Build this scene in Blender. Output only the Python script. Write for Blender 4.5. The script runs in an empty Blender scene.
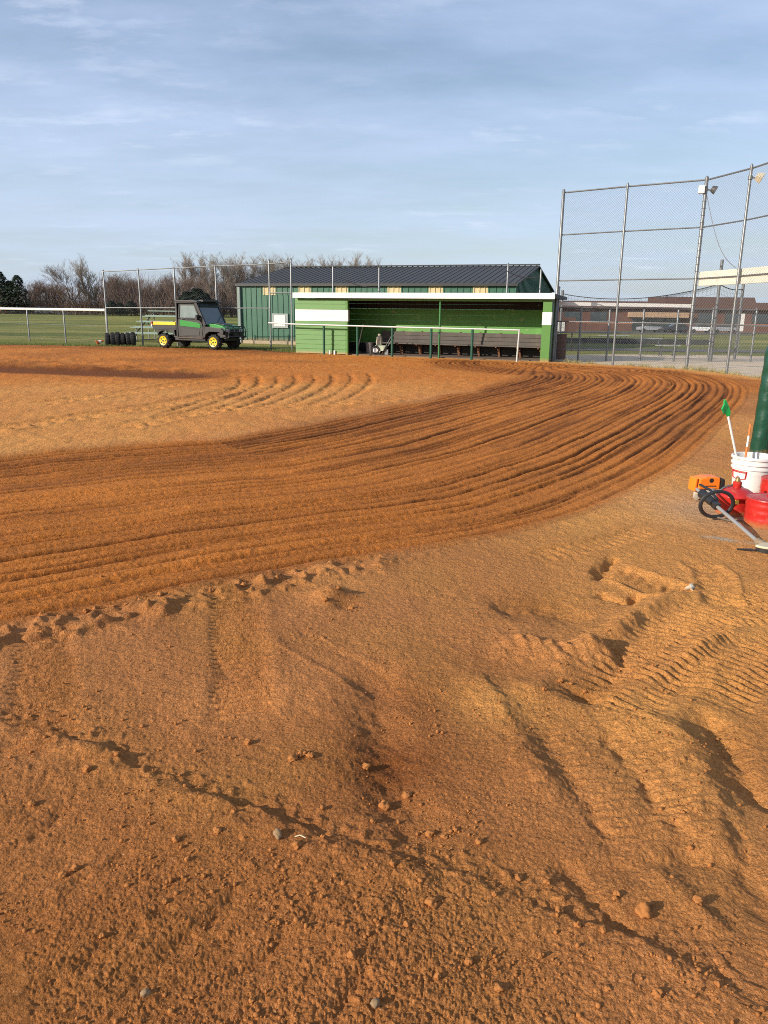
import bpy, math, random
import numpy as np
from mathutils import Vector, Matrix
random.seed(7)
SC = bpy.context.scene
COL = SC.collection
PI = math.pi

# ------------------------------------------------------------------ camera model (1.6 m above the dirt)
F, CAM_H, PITCH, ROLL = 769.0, 1.6, math.radians(14.6), math.radians(0.7)
CT, ST, CR, SR = math.cos(PITCH), math.sin(PITCH), math.cos(ROLL), math.sin(ROLL)

def ray(x, y):
    u, v = (x - 384) / F, (512 - y) / F
    u, v = CR * u - SR * v, SR * u + CR * v
    return (u, CT + v * ST, -ST + v * CT)

def gp(x, y, z=0.0):                       # the point of the ground a photo pixel looks at
    d = ray(x, y); t = (CAM_H - z) / -d[2]
    return (d[0] * t, d[1] * t)

def at(x, y, Y):                           # the point a photo pixel looks at, Y metres away
    d = ray(x, y); t = Y / d[1]
    return Vector((d[0] * t, Y, CAM_H + d[2] * t))

# ------------------------------------------------------------------ noise
_rs = np.random.RandomState(3)
_PERM = _rs.permutation(1024).astype(np.int32)
_ANG = _rs.rand(1024) * 2 * PI
_GX, _GY = np.cos(_ANG).astype(np.float32), np.sin(_ANG).astype(np.float32)

def perlin(x, y, seed=0):
    x = np.asarray(x, np.float32) + np.float32(seed * 17.37); y = np.asarray(y, np.float32) + np.float32(seed * 9.71)
    xi, yi = np.floor(x).astype(np.int32), np.floor(y).astype(np.int32)
    xf, yf = x - xi, y - yi
    u = xf * xf * xf * (xf * (xf * 6 - 15) + 10); v = yf * yf * yf * (yf * (yf * 6 - 15) + 10)
    def gr(ix, iy, fx, fy):
        h = _PERM[(_PERM[ix & 1023] + iy) & 1023]
        return _GX[h] * fx + _GY[h] * fy
    a = gr(xi, yi, xf, yf); b = gr(xi + 1, yi, xf - 1, yf)
    c = gr(xi, yi + 1, xf, yf - 1); d = gr(xi + 1, yi + 1, xf - 1, yf - 1)
    return 1.5 * (a + u * (b - a) + v * ((c + v * 0) - a + u * (d - c - b + a)))

def fbm(x, y, seed=0, octv=3):
    r, a = 0, 1.0
    for i in range(octv):
        r = r + a * perlin(x * 2 ** i, y * 2 ** i, seed + i * 3); a *= .5
    return r

def sstep(a, b, x):
    t = np.clip((x - a) / (b - a), 0, 1); return t * t * (3 - 2 * t)

def smooth_poly(pts, n=8):
    p = [np.array(q, float) for q in pts]
    p = [2 * p[0] - p[1]] + p + [2 * p[-1] - p[-2]]
    out = []
    for i in range(1, len(p) - 2):
        for k in range(n):
            t = k / n
            out.append(.5 * ((2 * p[i]) + (p[i + 1] - p[i - 1]) * t + (2 * p[i - 1] - 5 * p[i] + 4 * p[i + 1] - p[i + 2]) * t * t
                             + (3 * p[i] - p[i - 1] - 3 * p[i + 1] + p[i + 2]) * t ** 3))
    out.append(p[-2])
    return out

def poly_dist(X, Y, pts):                  # signed distance (left of the line is +) and length along it
    best = np.full(X.shape, 1e9, np.float32); sg = np.ones(X.shape, np.float32); S = np.zeros(X.shape, np.float32)
    s0 = 0.0
    for i in range(len(pts) - 1):
        ax, ay = pts[i]; bx, by = pts[i + 1]
        dx, dy = bx - ax, by - ay; L = math.hypot(dx, dy)
        if L < 1e-6: continue
        ux, uy = dx / L, dy / L
        rx, ry = X - ax, Y - ay
        t = rx * ux + ry * uy; n = ux * ry - uy * rx
        tc = np.clip(t, 0, L); d2 = (t - tc) ** 2 + n * n
        m = d2 < best
        best = np.where(m, d2, best); sg = np.where(m, np.sign(n), sg); S = np.where(m, s0 + tc, S)
        s0 += L
    return np.sqrt(best) * sg, S, s0

# ------------------------------------------------------------------ the dirt
def W(*px): return [gp(*p) for p in px]
EDGE = W((-420, 341), (0, 344.6), (100, 346.2), (150, 346.8), (245, 349.5), (296, 352.4), (440, 357.5), (552, 361.6), (613, 365), (687, 369), (729, 374), (790, 381), (1100, 410))
DRAG = smooth_poly(W((-420, 700), (-150, 662), (0, 628), (150, 600), (330, 566), (500, 538), (600, 508), (680, 468), (722, 430), (744, 405), (749, 392), (741, 383), (716, 375.5), (682, 371), (640, 367.5), (590, 365.3)), 5)

def tread(X, Y, pts, hw, depth, wl, amp, slant=0., berm=.4, seed=0):
    d, s, L = poly_dist(X, Y, smooth_poly(pts, 4))
    n = perlin(X * 5, Y * 5, seed) * .03
    a = np.abs(d + n)
    end = sstep(0.0, .12, s) * (1 - sstep(L - .12, L, s))
    inn = (1 - sstep(hw * .55, hw, a)) * end
    rib = np.sin(2 * PI * (s / wl + slant * np.abs(d) / wl))
    rib = np.sign(rib) * np.abs(rib) ** .7 * np.clip(.7 + .6 * perlin(X * 6, Y * 6, seed + 4) + .6 * perlin(X * 15, Y * 15, seed + 7), 0, 1.5)
    b = np.exp(-((a - hw * 1.1) / (hw * .16)) ** 2) * end
    return inn * (-depth + amp * rib) + berm * depth * b

def ridge(X, Y, pts, h, wl, wr, seed=0, jag=.25):
    d, s, L = poly_dist(X, Y, smooth_poly(pts, 4))
    d = d + perlin(X * 9, Y * 9, seed) * .022 + perlin(X * 24, Y * 24, seed + 2) * .009
    end = sstep(-.02, .16 * L, s) * (1 - sstep(L * .84, L + .02, s))
    w = np.where(d > 0, wl, wr)
    return h * np.exp(-(d / w) ** 2) * end * (1 + jag * perlin(s * 8, d * 4, seed + 1) + jag * perlin(X * 17, Y * 17, seed + 3))

def bump_at(X, Y, p, h, r):
    q = gp(*p); return h * np.exp(-((X - q[0]) ** 2 + (Y - q[1]) ** 2) / r ** 2)

def near_relief(X, Y):
    z = np.zeros(X.shape, np.float32)
    # broken rim running from the left edge down to the lower right
    r1 = smooth_poly(W((-200, 660), (-60, 700), (30, 728), (90, 748), (150, 776), (215, 800), (300, 830), (400, 868), (490, 890), (560, 924), (650, 955), (790, 1030)), 4)
    d, s, L = poly_dist(X, Y, r1)
    d = d + perlin(X * 7, Y * 7, 5) * .022 + perlin(X * 20, Y * 20, 6) * .008
    st = np.clip(.42 + .5 * perlin(s * 2.3, s * 0, 8) + .5 * np.exp(-((s - L * .66) / .38) ** 2) + .35 * np.exp(-((s - L * .40) / .3) ** 2), .04, 1.25) * (1 - .3 * sstep(L * .70, L * .80, s))
    z += st * np.where(d < 0, .019 * np.exp(np.minimum(d, 0) / .6), .019 * (1 - sstep(0, .05, d)) - .012 * np.exp(-np.maximum(d, 0) / .12) * sstep(0, .035, d))
    z += st * .016 * np.exp(-((d + .05) / .05) ** 2) * (.6 + perlin(X * 11, Y * 11, 9))
    z += .016 * np.exp(-((d - .05) / .08) ** 2) * np.maximum(0, perlin(X * 26, Y * 26, 10) + .05)
    # tyre tracks
    z += tread(X, Y, W((46, 622), (44, 690), (40, 760)), .16, .009, .048, .016, .05, .15, 11)
    z += tread(X, Y, W((236, 588), (240, 650), (246, 722)), .16, .012, .046, .015, .05, .25, 12)
    z += tread(X, Y, W((280, 632), (360, 672), (452, 712)), .10, .004, .6, .001, 0, .9, 13)
    z += tread(X, Y, W((596, 712), (640, 668), (700, 622), (780, 600), (860, 590)), .26, .014, .058, .0085, .35, .6, 14)
    z += tread(X, Y, W((700, 706), (742, 668), (800, 648), (880, 640)), .24, .016, .058, .0085, .3, .6, 15)
    z += tread(X, Y, W((600, 566), (640, 580), (690, 596)), .17, .02, .085, .011, .2, .9, 16)
    z += tread(X, Y, W((700, 560), (716, 582), (722, 606)), .12, .012, .08, .008, .2, .8, 17)
    z += tread(X, Y, W((530, 560), (600, 545), (650, 528)), .12, .01, .09, .006, .2, .7, 18)
    # berm with ribbed face and the rut behind it
    z += ridge(X, Y, W((500, 640), (530, 648), (560, 655), (606, 648)), .052, .10, .16, 20) * (1 + .07 * np.sin(2 * PI * (X * 1.0 + Y * .25) / .062))
    z += bump_at(X, Y, (603, 652), .035, .09)
    z += ridge(X, Y, W((612, 640), (618, 665), (600, 690)), -.03, .06, .06, 21)
    z += ridge(X, Y, W((490, 608), (540, 606), (590, 622)), -.035, .13, .16, 22)
    z += bump_at(X, Y, (585, 692), -.06, .06) + bump_at(X, Y, (532, 690), .03, .09)
    z += ridge(X, Y, W((604, 640), (640, 612), (690, 590)), .032, .07, .06, 23)
    z += ridge(X, Y, W((685, 668), (706, 642), (745, 622), (800, 615)), .028, .06, .07, 24)
    z += ridge(X, Y, W((597, 580), (604, 566), (616, 556)), -.06, .04, .05, 25) + ridge(X, Y, W((596, 592), (625, 600), (640, 594)), -.04, .03, .04, 26)
    # long lanes pushed across the lower right
    z += ridge(X, Y, W((470, 668), (497, 700), (525, 752), (560, 800)), .021, .05, .09, 30, .4)
    z += ridge(X, Y, W((545, 725), (585, 800), (622, 862)), -.013, .04, .06, 31, .6)
    z += ridge(X, Y, W((600, 722), (652, 792), (700, 872)), -.02, .035, .06, 32, .6)
    z += ridge(X, Y, W((610, 705), (650, 722), (685, 747), (708, 800), (742, 868)), .036, .07, .17, 33)
    z += ridge(X, Y, W((694, 705), (728, 742), (752, 786), (800, 812)), -.038, .05, .06, 34)
    z += ridge(X, Y, W((728, 812), (752, 868), (775, 930)), -.022, .035, .06, 35)
    z += tread(X, Y, W((530, 690), (590, 770), (648, 858)), .13, .003, .045, .0035, .2, .2, 36)
    z += tread(X, Y, W((590, 690), (650, 760), (705, 850)), .10, .003, .045, .0035, .2, .2, 37)
    z += ridge(X, Y, W((560, 876), (640, 866), (745, 862)), -.012, .03, .05, 38)
    z += ridge(X, Y, W((650, 868), (690, 905), (720, 940)), .014, .05, .05, 39)
    # trough with clods, small heap, scuffs
    z += ridge(X, Y, W((372, 660), (384, 740), (400, 800), (450, 862)), -.032, .10, .10, 40)
    z += bump_at(X, Y, (330, 597), .075, .11) + bump_at(X, Y, (344, 604), -.03, .07)
    z += ridge(X, Y, W((560, 860), (600, 905), (640, 940)), -.015, .03, .04, 42)
    for k, (a, b) in enumerate((((20, 1010), (175, 905)), ((90, 1015), (260, 880)), ((200, 1010), (330, 905)), ((330, 1022), (372, 960)), ((40, 905), (140, 845)), ((0, 860), (75, 800)))):
        z += ridge(X, Y, W(a, ((a[0] + b[0]) / 2 + 4, (a[1] + b[1]) / 2), b), -.008, .03, .025, 44 + k, .9)
    dx, dy = gp(200, 890)[0] - gp(60, 990)[0], gp(200, 890)[1] - gp(60, 990)[1]; L = math.hypot(dx, dy); dx /= L; dy /= L
    al, ac = X * dx + Y * dy, -X * dy + Y * dx
    low = sstep(.3, -.1, d - .0 + 0 * X)
    z += low * .004 * perlin(al * 2.2, ac * 15, 50) + low * .002 * perlin(al * 4, ac * 32, 51)
    return z

def dirt(X, Y):
    """height, moisture with groove shade, paleness, chalk of the infield dirt"""
    X = np.asarray(X, np.float32); Y = np.asarray(Y, np.float32)
    R = np.hypot(X, Y)
    px = R / 640.; pr = np.where(R > 9, .5, np.where(R > 3.4, .7, 1.1)) * R * R / (1.6 * 769)     # mesh spacing there: drop what it cannot carry
    def keep(wl): return np.clip(1.4 - 1.2 * np.sqrt(px * pr) / wl * 2, 0, 1)
    warp = perlin(X * .8, Y * .8, 60) * .015
    dd, s, L = poly_dist(X, Y, DRAG)
    d = dd + warp + perlin(s * .35, s * 0 + 3, 61) * .03
    band = sstep(-.05, .15, d) * (1 - sstep(5.0, 5.5, d + perlin(X * .7, Y * .7, 62) * .3))
    z = .018 * perlin(X * .7, Y * .7, 63) + .010 * perlin(X * 2.1, Y * 2.1, 64)
    outside = 1 - band
    z *= np.where(R < 10, 1., .6)
    # rake teeth: a coarse and a fine spacing, each groove with its own depth
    def teeth(wl, seed, sharp):
        t = d / wl + .07 * perlin(s * .5, d * 2, seed)
        fr = t - np.round(t); kk = np.round(t); a = .35 + .65 * np.abs(np.sin(kk * 12.9898 + seed) * 43.7 % 1)
        return a * (.75 + .5 * perlin(s * .35, kk * 3.1, seed + 1)) * np.exp(-(fr / sharp) ** 2)
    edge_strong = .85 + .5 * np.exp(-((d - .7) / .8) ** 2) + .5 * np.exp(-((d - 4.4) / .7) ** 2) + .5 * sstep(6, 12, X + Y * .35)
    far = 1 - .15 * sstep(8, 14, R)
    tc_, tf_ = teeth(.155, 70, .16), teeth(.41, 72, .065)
    crumb = np.clip(.85 + .55 * perlin(s * 3, d * 16, 122) + .3 * perlin(X * 17, Y * 17, 123), .35, 1.5)
    tc_ = tc_ * np.where(R < 8, crumb, 1.); tf_ = tf_ * np.where(R < 8, crumb, 1.)
    z += band * edge_strong * far * (-.036 * tc_ - .034 * tf_)
    z += band * (.006 * np.abs(perlin(X * 19, Y * 19, 124)) * keep(.05) + .010 * np.maximum(0, perlin(X * 24, Y * 24, 125) - .35) * keep(.04) + .006 * perlin(s * .5, d * 6, 74) + .005 * perlin(s * .9, d * 15, 75) + .005 * perlin(s * 2, d * 30, 76) * keep(.04))
    # clods shoved up along the outer edge of the drag
    wall = np.exp(-((d + .12) / .16) ** 2) * (1 - .85 * sstep(-.6, .5, X)) * (R < 9) 
    z += wall * (.006 + .060 * np.maximum(0, perlin(X * 5, Y * 5, 77)) + .055 * np.maximum(0, perlin(X * 13, Y * 13, 78)))
    # inner sandy area: lugs, churned marks and a fan of crescent ridges
    inner = sstep(5.2, 5.8, d) * (dd > 0)
    c0 = gp(300, 396); u, v = X - c0[0], Y - c0[1]
    fan = np.exp(-(u / 2.0) ** 2 - (v / 2.4) ** 2)
    z += inner * fan * .010 * np.sin(2 * PI * (u * 1.0 - v * .10 + .06 * (v - 1.5) ** 2 + .08 * perlin(X, Y, 80)) / .52)
    for k, pts in enumerate((W((-20, 432), (60, 420), (160, 405), (260, 385)), W((120, 428), (220, 410), (330, 405), (420, 398)), W((200, 372), (330, 366), (450, 364)), W((0, 357), (100, 360), (200, 359)), W((170, 352), (240, 356), (330, 358)), W((40, 404), (130, 392), (240, 374)))):
        z += inner * tread(X, Y, pts, .3, .012, .34, .016, .8, 1.6, 82 + k)
    for k in range(8):
        z += inner * ridge(X, Y, W((150 + k * 25, 417 - k * 1.5), (205 + k * 22, 399 - k), (238 + k * 19, 386 - k), (240 + k * 18, 375 - k * .5)), -.045 if k % 2 else -.03, .06, .09, 140 + k, .5)
    z += .8 * inner * (.014 * perlin(X * .9, Y * 1.2, 90) + .016 * np.maximum(0, perlin(X * 2.9, Y * 2.6, 91)) + .010 * perlin(X * 6, Y * 4, 119))
    farl = sstep(18, 21, Y) * (1 - sstep(-9, -5, X)) * (1 - sstep(24, 27, Y))
    z += farl * .05 * np.maximum(0, perlin(X * 2.5, Y * 1.5, 92))
    far_line = np.exp(-((Y + .26 * X - (gp(100, 372)[1] + .26 * gp(100, 372)[0])) / .9) ** 2) * (1 - sstep(-6, -3, X))
    z += -.10 * far_line + .07 * np.exp(-((Y + .26 * X - (gp(100, 368)[1] + .26 * gp(100, 368)[0])) / .8) ** 2) * (1 - sstep(-6, -3, X)) * (.6 + perlin(X * 2, Y * 2, 120))
    # foreground
    near = R < 8.5
    if near.any():
        zn = near_relief(X[near], Y[near])
        full = np.zeros(X.shape, np.float32); full[near] = zn
        z += full * (1 - sstep(7, 8.5, R)) * (1 - .0 * band)
    # crumb and grit: rounded grains with creases between them, each octave turned so that nothing lines up
    def rot(a): c, n = math.cos(a), math.sin(a); return c * X - n * Y, n * X + c * Y
    grit = .85 + .15 * outside
    clump = .7 + .5 * np.clip(perlin(X * 1.7, Y * 1.7, 93) + .35, 0, 1.2)
    a1, a2, a3, a4, a5 = rot(.5), rot(1.3), rot(2.1), rot(.9), rot(2.7)
    z += grit * clump * (.0030 * perlin(a1[0] * 11, a1[1] * 11, 94) * keep(.08) + .0038 * np.abs(perlin(a2[0] * 27, a2[1] * 27, 95)) * keep(.035)
              + .0056 * np.abs(perlin(a3[0] * 52, a3[1] * 52, 96)) * keep(.018) + .0062 * np.abs(perlin(a4[0] * 95, a4[1] * 95, 97)) * keep(.010))
    z += grit * .016 * np.maximum(0, perlin(a5[0] * 22, a5[1] * 22, 98) - .58) * keep(.045) + grit * .022 * np.maximum(0, perlin(a1[0] * 9, a1[1] * 9, 99) - .68) * keep(.1)
    z += np.where(R > 8, .005 * perlin(X * 5, Y * 3, 100) + .006 * np.abs(perlin(a2[0] * 11, a2[1] * 8, 101)), 0)
    # soil moisture and paleness; shade along the grooves is painted in too
    n1 = perlin(X * .45, Y * .45, 110); n2 = perlin(X * 1.6, Y * 1.6, 111)
    moist_shade = .30 + .42 * n1 + .28 * n2
    moist_shade = moist_shade * outside + band * (.45 + .35 * perlin(s * .25, d * 1.4, 112) + .25 * perlin(s * .6, d * 5, 113) + .4 * np.exp(-((d - 4.6) / .6) ** 2) + edge_strong * (1.35 * tc_ + 1.25 * tf_) * (.65 + .5 * perlin(s * .9, d * 2, 121)) - .26)  # groove bottoms darkened by colour, standing in for their shade
    moist_shade = moist_shade + .3 * sstep(19, 22, Y) * (1 - sstep(-5, -1, X)) + 1.5 * far_line + .5 * np.exp(-((Y + .3 * X - 29.5 ) / 1.4) ** 2) * (1 - sstep(-4, 2, X)) - .45 * inner * (1 - far_line)
    q1 = gp(60, 940); moist_shade = moist_shade + .28 * np.exp(-((X - q1[0]) ** 2 + (Y - q1[1]) ** 2) / .9 ** 2)
    for p, r, a in (((388, 760), .22, .5), ((540, 604), .25, .45), ((350, 600), .14, .4), ((500, 660), .5, .2), ((400, 700), .25, .25), ((590, 685), .1, .4), ((745, 760), .3, .2)):  # local darker spots: trough, rut, hole, beside the heap
        moist_shade = moist_shade + bump_at(X, Y, p, a, r)
    sand = sstep(-.2, .9, n2) * .3 + (.45 + .25 * perlin(X * .6, Y * .6, 126)) * sstep(4.6, 6.6, d + .4 * perlin(X * 1.1, Y * 1.1, 127)) * (dd > 0) * (1 - sstep(16.5, 19.5, Y - .1 * X))
    for p, r, a in (((700, 500), 1.3, .8), ((720, 620), .9, .6), ((600, 540), 1.0, .45), ((640, 720), .4, .45), ((700, 800), .35, .35), ((500, 705), .2, .4), ((340, 585), .3, .3), ((20, 445), 1.5, .4), ((760, 430), 2.0, .5)):
        sand = sand + bump_at(X, Y, p, a, r)
    de, se, le = poly_dist(X, Y, EDGE)
    apron = (1 - sstep(.0, 1.3, -de + perlin(X * .8, Y * .8, 115) * .3)) * sstep(-4, -2.5, X)
    sand = sand * (1 - .9 * band) * (1 - np.clip(1.3 * far_line, 0, 1)) + .9 * apron; moist_shade = moist_shade * (1 - apron)
    chalk = bump_at(X, Y, (738, 512), .75, .62)
    a, b = gp(706, 537), gp(752, 546)
    dc, sc_, lc = poly_dist(X, Y, [a, b]); chalk = chalk + .9 * np.exp(-(dc / .045) ** 2) * (.7 + perlin(X * 9, Y * 9, 116))
    # past the edge it dives under the grass and the gravel
    z = np.where(R > 12, np.maximum(z, -.03), z)
    z = z - .35 * sstep(0, .7, de + .12 * perlin(X * 1.3, Y * 1.3, 117))
    turned = np.clip(band + .45 * inner + sstep(15, 18, Y) * (1 - apron) + .35 * bump_at(X, Y, (60, 960), 1., 1.2), 0, 1)
    return z, np.clip(moist_shade, 0, 1), np.clip(sand, 0, 1), np.clip(chalk, 0, 1), de, turned

def H(x, y):
    return float(dirt(np.array([x], np.float32), np.array([y], np.float32))[0][0])

# ------------------------------------------------------------------ materials
MATS = {}
def mat(name, col, rough=.6, metal=0., var=.12, scale=6., bump=0., bscale=40., spec=.5, dirtc=None, dirt_amt=0., dscale=3., splash=None, trans=0.):
    if name in MATS: return MATS[name]
    m = bpy.data.materials.new(name); m.use_nodes = True
    nt = m.node_tree; b = nt.nodes['Principled BSDF']
    tc = nt.nodes.new('ShaderNodeTexCoord')
    n = nt.nodes.new('ShaderNodeTexNoise'); n.inputs['Scale'].default_value = scale; n.inputs['Detail'].default_value = 4
    nt.links.new(tc.outputs['Object'], n.inputs['Vector'])
    mr = nt.nodes.new('ShaderNodeMapRange'); mr.inputs[3].default_value = 1 - var * 1.5; mr.inputs[4].default_value = 1 + var * 1.5
    nt.links.new(n.outputs['Fac'], mr.inputs[0])
    mx = nt.nodes.new('ShaderNodeVectorMath'); mx.operation = 'SCALE'; mx.inputs[0].default_value = col
    nt.links.new(mr.outputs[0], mx.inputs['Scale'])
    out = mx.outputs[0]
    if dirtc:
        n2 = nt.nodes.new('ShaderNodeTexNoise'); n2.inputs['Scale'].default_value = dscale; n2.inputs['Detail'].default_value = 6; n2.inputs['Roughness'].default_value = .65
        nt.links.new(tc.outputs['Object'], n2.inputs['Vector'])
        r2 = nt.nodes.new('ShaderNodeMapRange'); r2.inputs[1].default_value = .62 - dirt_amt * .35; r2.inputs[2].default_value = .72; r2.inputs[4].default_value = min(1., .5 + dirt_amt)
        nt.links.new(n2.outputs['Fac'], r2.inputs[0])
        mm = nt.nodes.new('ShaderNodeMix'); mm.data_type = 'RGBA'
        nt.links.new(r2.outputs[0], mm.inputs[0]); nt.links.new(out, mm.inputs[6]); mm.inputs[7].default_value = (*dirtc, 1)
        out = mm.outputs[2]
    if splash:                                            # soil thrown up against the foot of the thing
        sp = nt.nodes.new('ShaderNodeSeparateXYZ'); nt.links.new(tc.outputs['Object'], sp.inputs[0])
        n4 = nt.nodes.new('ShaderNodeTexNoise'); n4.inputs['Scale'].default_value = 2.2 / splash[0] if splash[0] < .4 else 5.; n4.inputs['Detail'].default_value = 6; n4.inputs['Roughness'].default_value = .75
        nt.links.new(tc.outputs['Object'], n4.inputs['Vector'])
        q1 = nt.nodes.new('ShaderNodeMath'); q1.operation = 'MULTIPLY_ADD'; nt.links.new(n4.outputs['Fac'], q1.inputs[0]); q1.inputs[1].default_value = -1.6 * splash[0]; nt.links.new(sp.outputs[2], q1.inputs[2])
        r4 = nt.nodes.new('ShaderNodeMapRange'); r4.inputs[1].default_value = -.6 * splash[0]; r4.inputs[2].default_value = .15 * splash[0]; r4.inputs[3].default_value = splash[1]; r4.inputs[4].default_value = 0
        nt.links.new(q1.outputs[0], r4.inputs[0])
        m4 = nt.nodes.new('ShaderNodeMix'); m4.data_type = 'RGBA'; nt.links.new(r4.outputs[0], m4.inputs[0]); nt.links.new(out, m4.inputs[6]); m4.inputs[7].default_value = (.36, .17, .07, 1)
        out = m4.outputs[2]
    nt.links.new(out, b.inputs['Base Color'])
    b.inputs['Roughness'].default_value = rough; b.inputs['Metallic'].default_value = metal
    b.inputs['Specular IOR Level'].default_value = spec
    if trans: b.inputs['Transmission Weight'].default_value = trans
    if bump:
        n3 = nt.nodes.new('ShaderNodeTexNoise'); n3.inputs['Scale'].default_value = bscale; n3.inputs['Detail'].default_value = 5
        nt.links.new(tc.outputs['Object'], n3.inputs['Vector'])
        bp = nt.nodes.new('ShaderNodeBump'); bp.inputs['Strength'].default_value = bump; bp.inputs['Distance'].default_value = .02
        nt.links.new(n3.outputs['Fac'], bp.inputs['Height']); nt.links.new(bp.outputs[0], b.inputs['Normal'])
    MATS[name] = m
    return m

def mix_rgb(nt, fac, a, b, blend='MIX'):
    m = nt.nodes.new('ShaderNodeMix'); m.data_type = 'RGBA'; m.blend_type = blend
    for sock, v in ((m.inputs[0], fac), (m.inputs[6], a), (m.inputs[7], b)):
        if hasattr(v, 'links'): nt.links.new(v, sock)
        elif isinstance(v, (int, float)): sock.default_value = v
        else: sock.default_value = (*v, 1)
    return m.outputs[2]

def noise_node(nt, vec, scale, detail=4, rough=.5):
    n = nt.nodes.new('ShaderNodeTexNoise'); n.inputs['Scale'].default_value = scale; n.inputs['Detail'].default_value = detail; n.inputs['Roughness'].default_value = rough
    nt.links.new(vec, n.inputs['Vector']); return n.outputs['Fac']

def maprange(nt, v, a, b, c=0., d=1.):
    r = nt.nodes.new('ShaderNodeMapRange'); nt.links.new(v, r.inputs[0])
    for i, k in enumerate((a, b, c, d)): r.inputs[i + 1].default_value = k
    return r.outputs[0]

def dirt_material():
    m = bpy.data.materials.new('infield dirt'); m.use_nodes = True; nt = m.node_tree; b = nt.nodes['Principled BSDF']
    g = nt.nodes.new('ShaderNodeNewGeometry'); pos = g.outputs['Position']
    def att(n):
        a = nt.nodes.new('ShaderNodeAttribute'); a.attribute_name = n; return a.outputs['Fac']
    dry, wet_shade, turned, sand, grey = (.53, .220, .072), (.17, .050, .010), (.52, .172, .030), (.66, .305, .082), (.42, .33, .23)
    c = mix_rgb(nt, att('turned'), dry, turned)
    c = mix_rgb(nt, att('moist_shade'), c, wet_shade)  # damp soil colour, also the painted shade of the grooves
    c = mix_rgb(nt, att('sand'), c, sand)
    c = mix_rgb(nt, att('chalk'), c, grey)
    sp = maprange(nt, noise_node(nt, pos, 90, 3, .7), .3, .7, .60, 1.38)  # soil speckle, contrast raised to imitate shadow between grains
    c = mix_rgb(nt, 1.0, c, sp, 'MULTIPLY')
    gr = maprange(nt, noise_node(nt, pos, 210, 2, .6), .66, .72)
    c = mix_rgb(nt, gr, c, (.50, .36, .22))
    dk = maprange(nt, noise_node(nt, pos, 47, 3, .7), .63, .70, 0, .6)
    c = mix_rgb(nt, dk, c, (.16, .05, .014))
    nt.links.new(c, b.inputs['Base Color']); b.inputs['Roughness'].default_value = .95; b.inputs['Specular IOR Level'].default_value = .15
    bp = nt.nodes.new('ShaderNodeBump'); bp.inputs['Strength'].default_value = .95; bp.inputs['Distance'].default_value = .012
    def amul(v, k):
        q = nt.nodes.new('ShaderNodeMath'); q.operation = 'MULTIPLY'; nt.links.new(v, q.inputs[0]); q.inputs[1].default_value = k; return q.outputs[0]
    def add(a, b):
        q = nt.nodes.new('ShaderNodeMath'); q.operation = 'ADD'; nt.links.new(a, q.inputs[0]); nt.links.new(b, q.inputs[1]); return q.outputs[0]
    hs = add(add(noise_node(nt, pos, 150, 4, .75), amul(noise_node(nt, pos, 55, 3, .7), 1.3)), add(amul(noise_node(nt, pos, 17, 3, .7), 2.6), amul(noise_node(nt, pos, 5, 3, .7), 4.)))
    nt.links.new(hs, bp.inputs['Height']); nt.links.new(bp.outputs[0], b.inputs['Normal'])
    return m

def grass_material():
    m = bpy.data.materials.new('dormant grass'); m.use_nodes = True; nt = m.node_tree; b = nt.nodes['Principled BSDF']
    g = nt.nodes.new('ShaderNodeNewGeometry')
    mp = nt.nodes.new('ShaderNodeMapping'); mp.inputs['Scale'].default_value = (.35, 1, 1); nt.links.new(g.outputs['Position'], mp.inputs[0]); pos = mp.outputs[0]
    c = mix_rgb(nt, maprange(nt, noise_node(nt, pos, .09, 5, .6), .42, .58), (.105, .135, .026), (.34, .30, .085))
    c = mix_rgb(nt, maprange(nt, noise_node(nt, pos, 1.3, 5, .7), .35, .7, 0, .7), c, (.10, .125, .025))
    c = mix_rgb(nt, maprange(nt, noise_node(nt, g.outputs['Position'], 9, 4, .75), .5, .75, 0, .6), c, (.27, .21, .08))
    nt.links.new(c, b.inputs['Base Color']); b.inputs['Roughness'].default_value = .9; b.inputs['Specular IOR Level'].default_value = .1
    bp = nt.nodes.new('ShaderNodeBump'); bp.inputs['Strength'].default_value = .9; bp.inputs['Distance'].default_value = .06
    nt.links.new(noise_node(nt, g.outputs['Position'], 14, 5, .8), bp.inputs['Height']); nt.links.new(bp.outputs[0], b.inputs['Normal'])
    return m

def ground_material(name, c1, c2, c3, s1, s2):
    m = bpy.data.materials.new(name); m.use_nodes = True; nt = m.node_tree; b = nt.nodes['Principled BSDF']
    g = nt.nodes.new('ShaderNodeNewGeometry'); pos = g.outputs['Position']
    c = mix_rgb(nt, maprange(nt, noise_node(nt, pos, s1, 5, .65), .35, .65), c1, c2)
    c = mix_rgb(nt, maprange(nt, noise_node(nt, pos, s2, 4, .75), .55, .75, 0, .7), c, c3)
    nt.links.new(c, b.inputs['Base Color']); b.inputs['Roughness'].default_value = .95
    bp = nt.nodes.new('ShaderNodeBump'); bp.inputs['Strength'].default_value = .25; bp.inputs['Distance'].default_value = .01
    nt.links.new(noise_node(nt, pos, s2 * 3, 4, .8), bp.inputs['Height']); nt.links.new(bp.outputs[0], b.inputs['Normal'])
    return m

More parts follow.
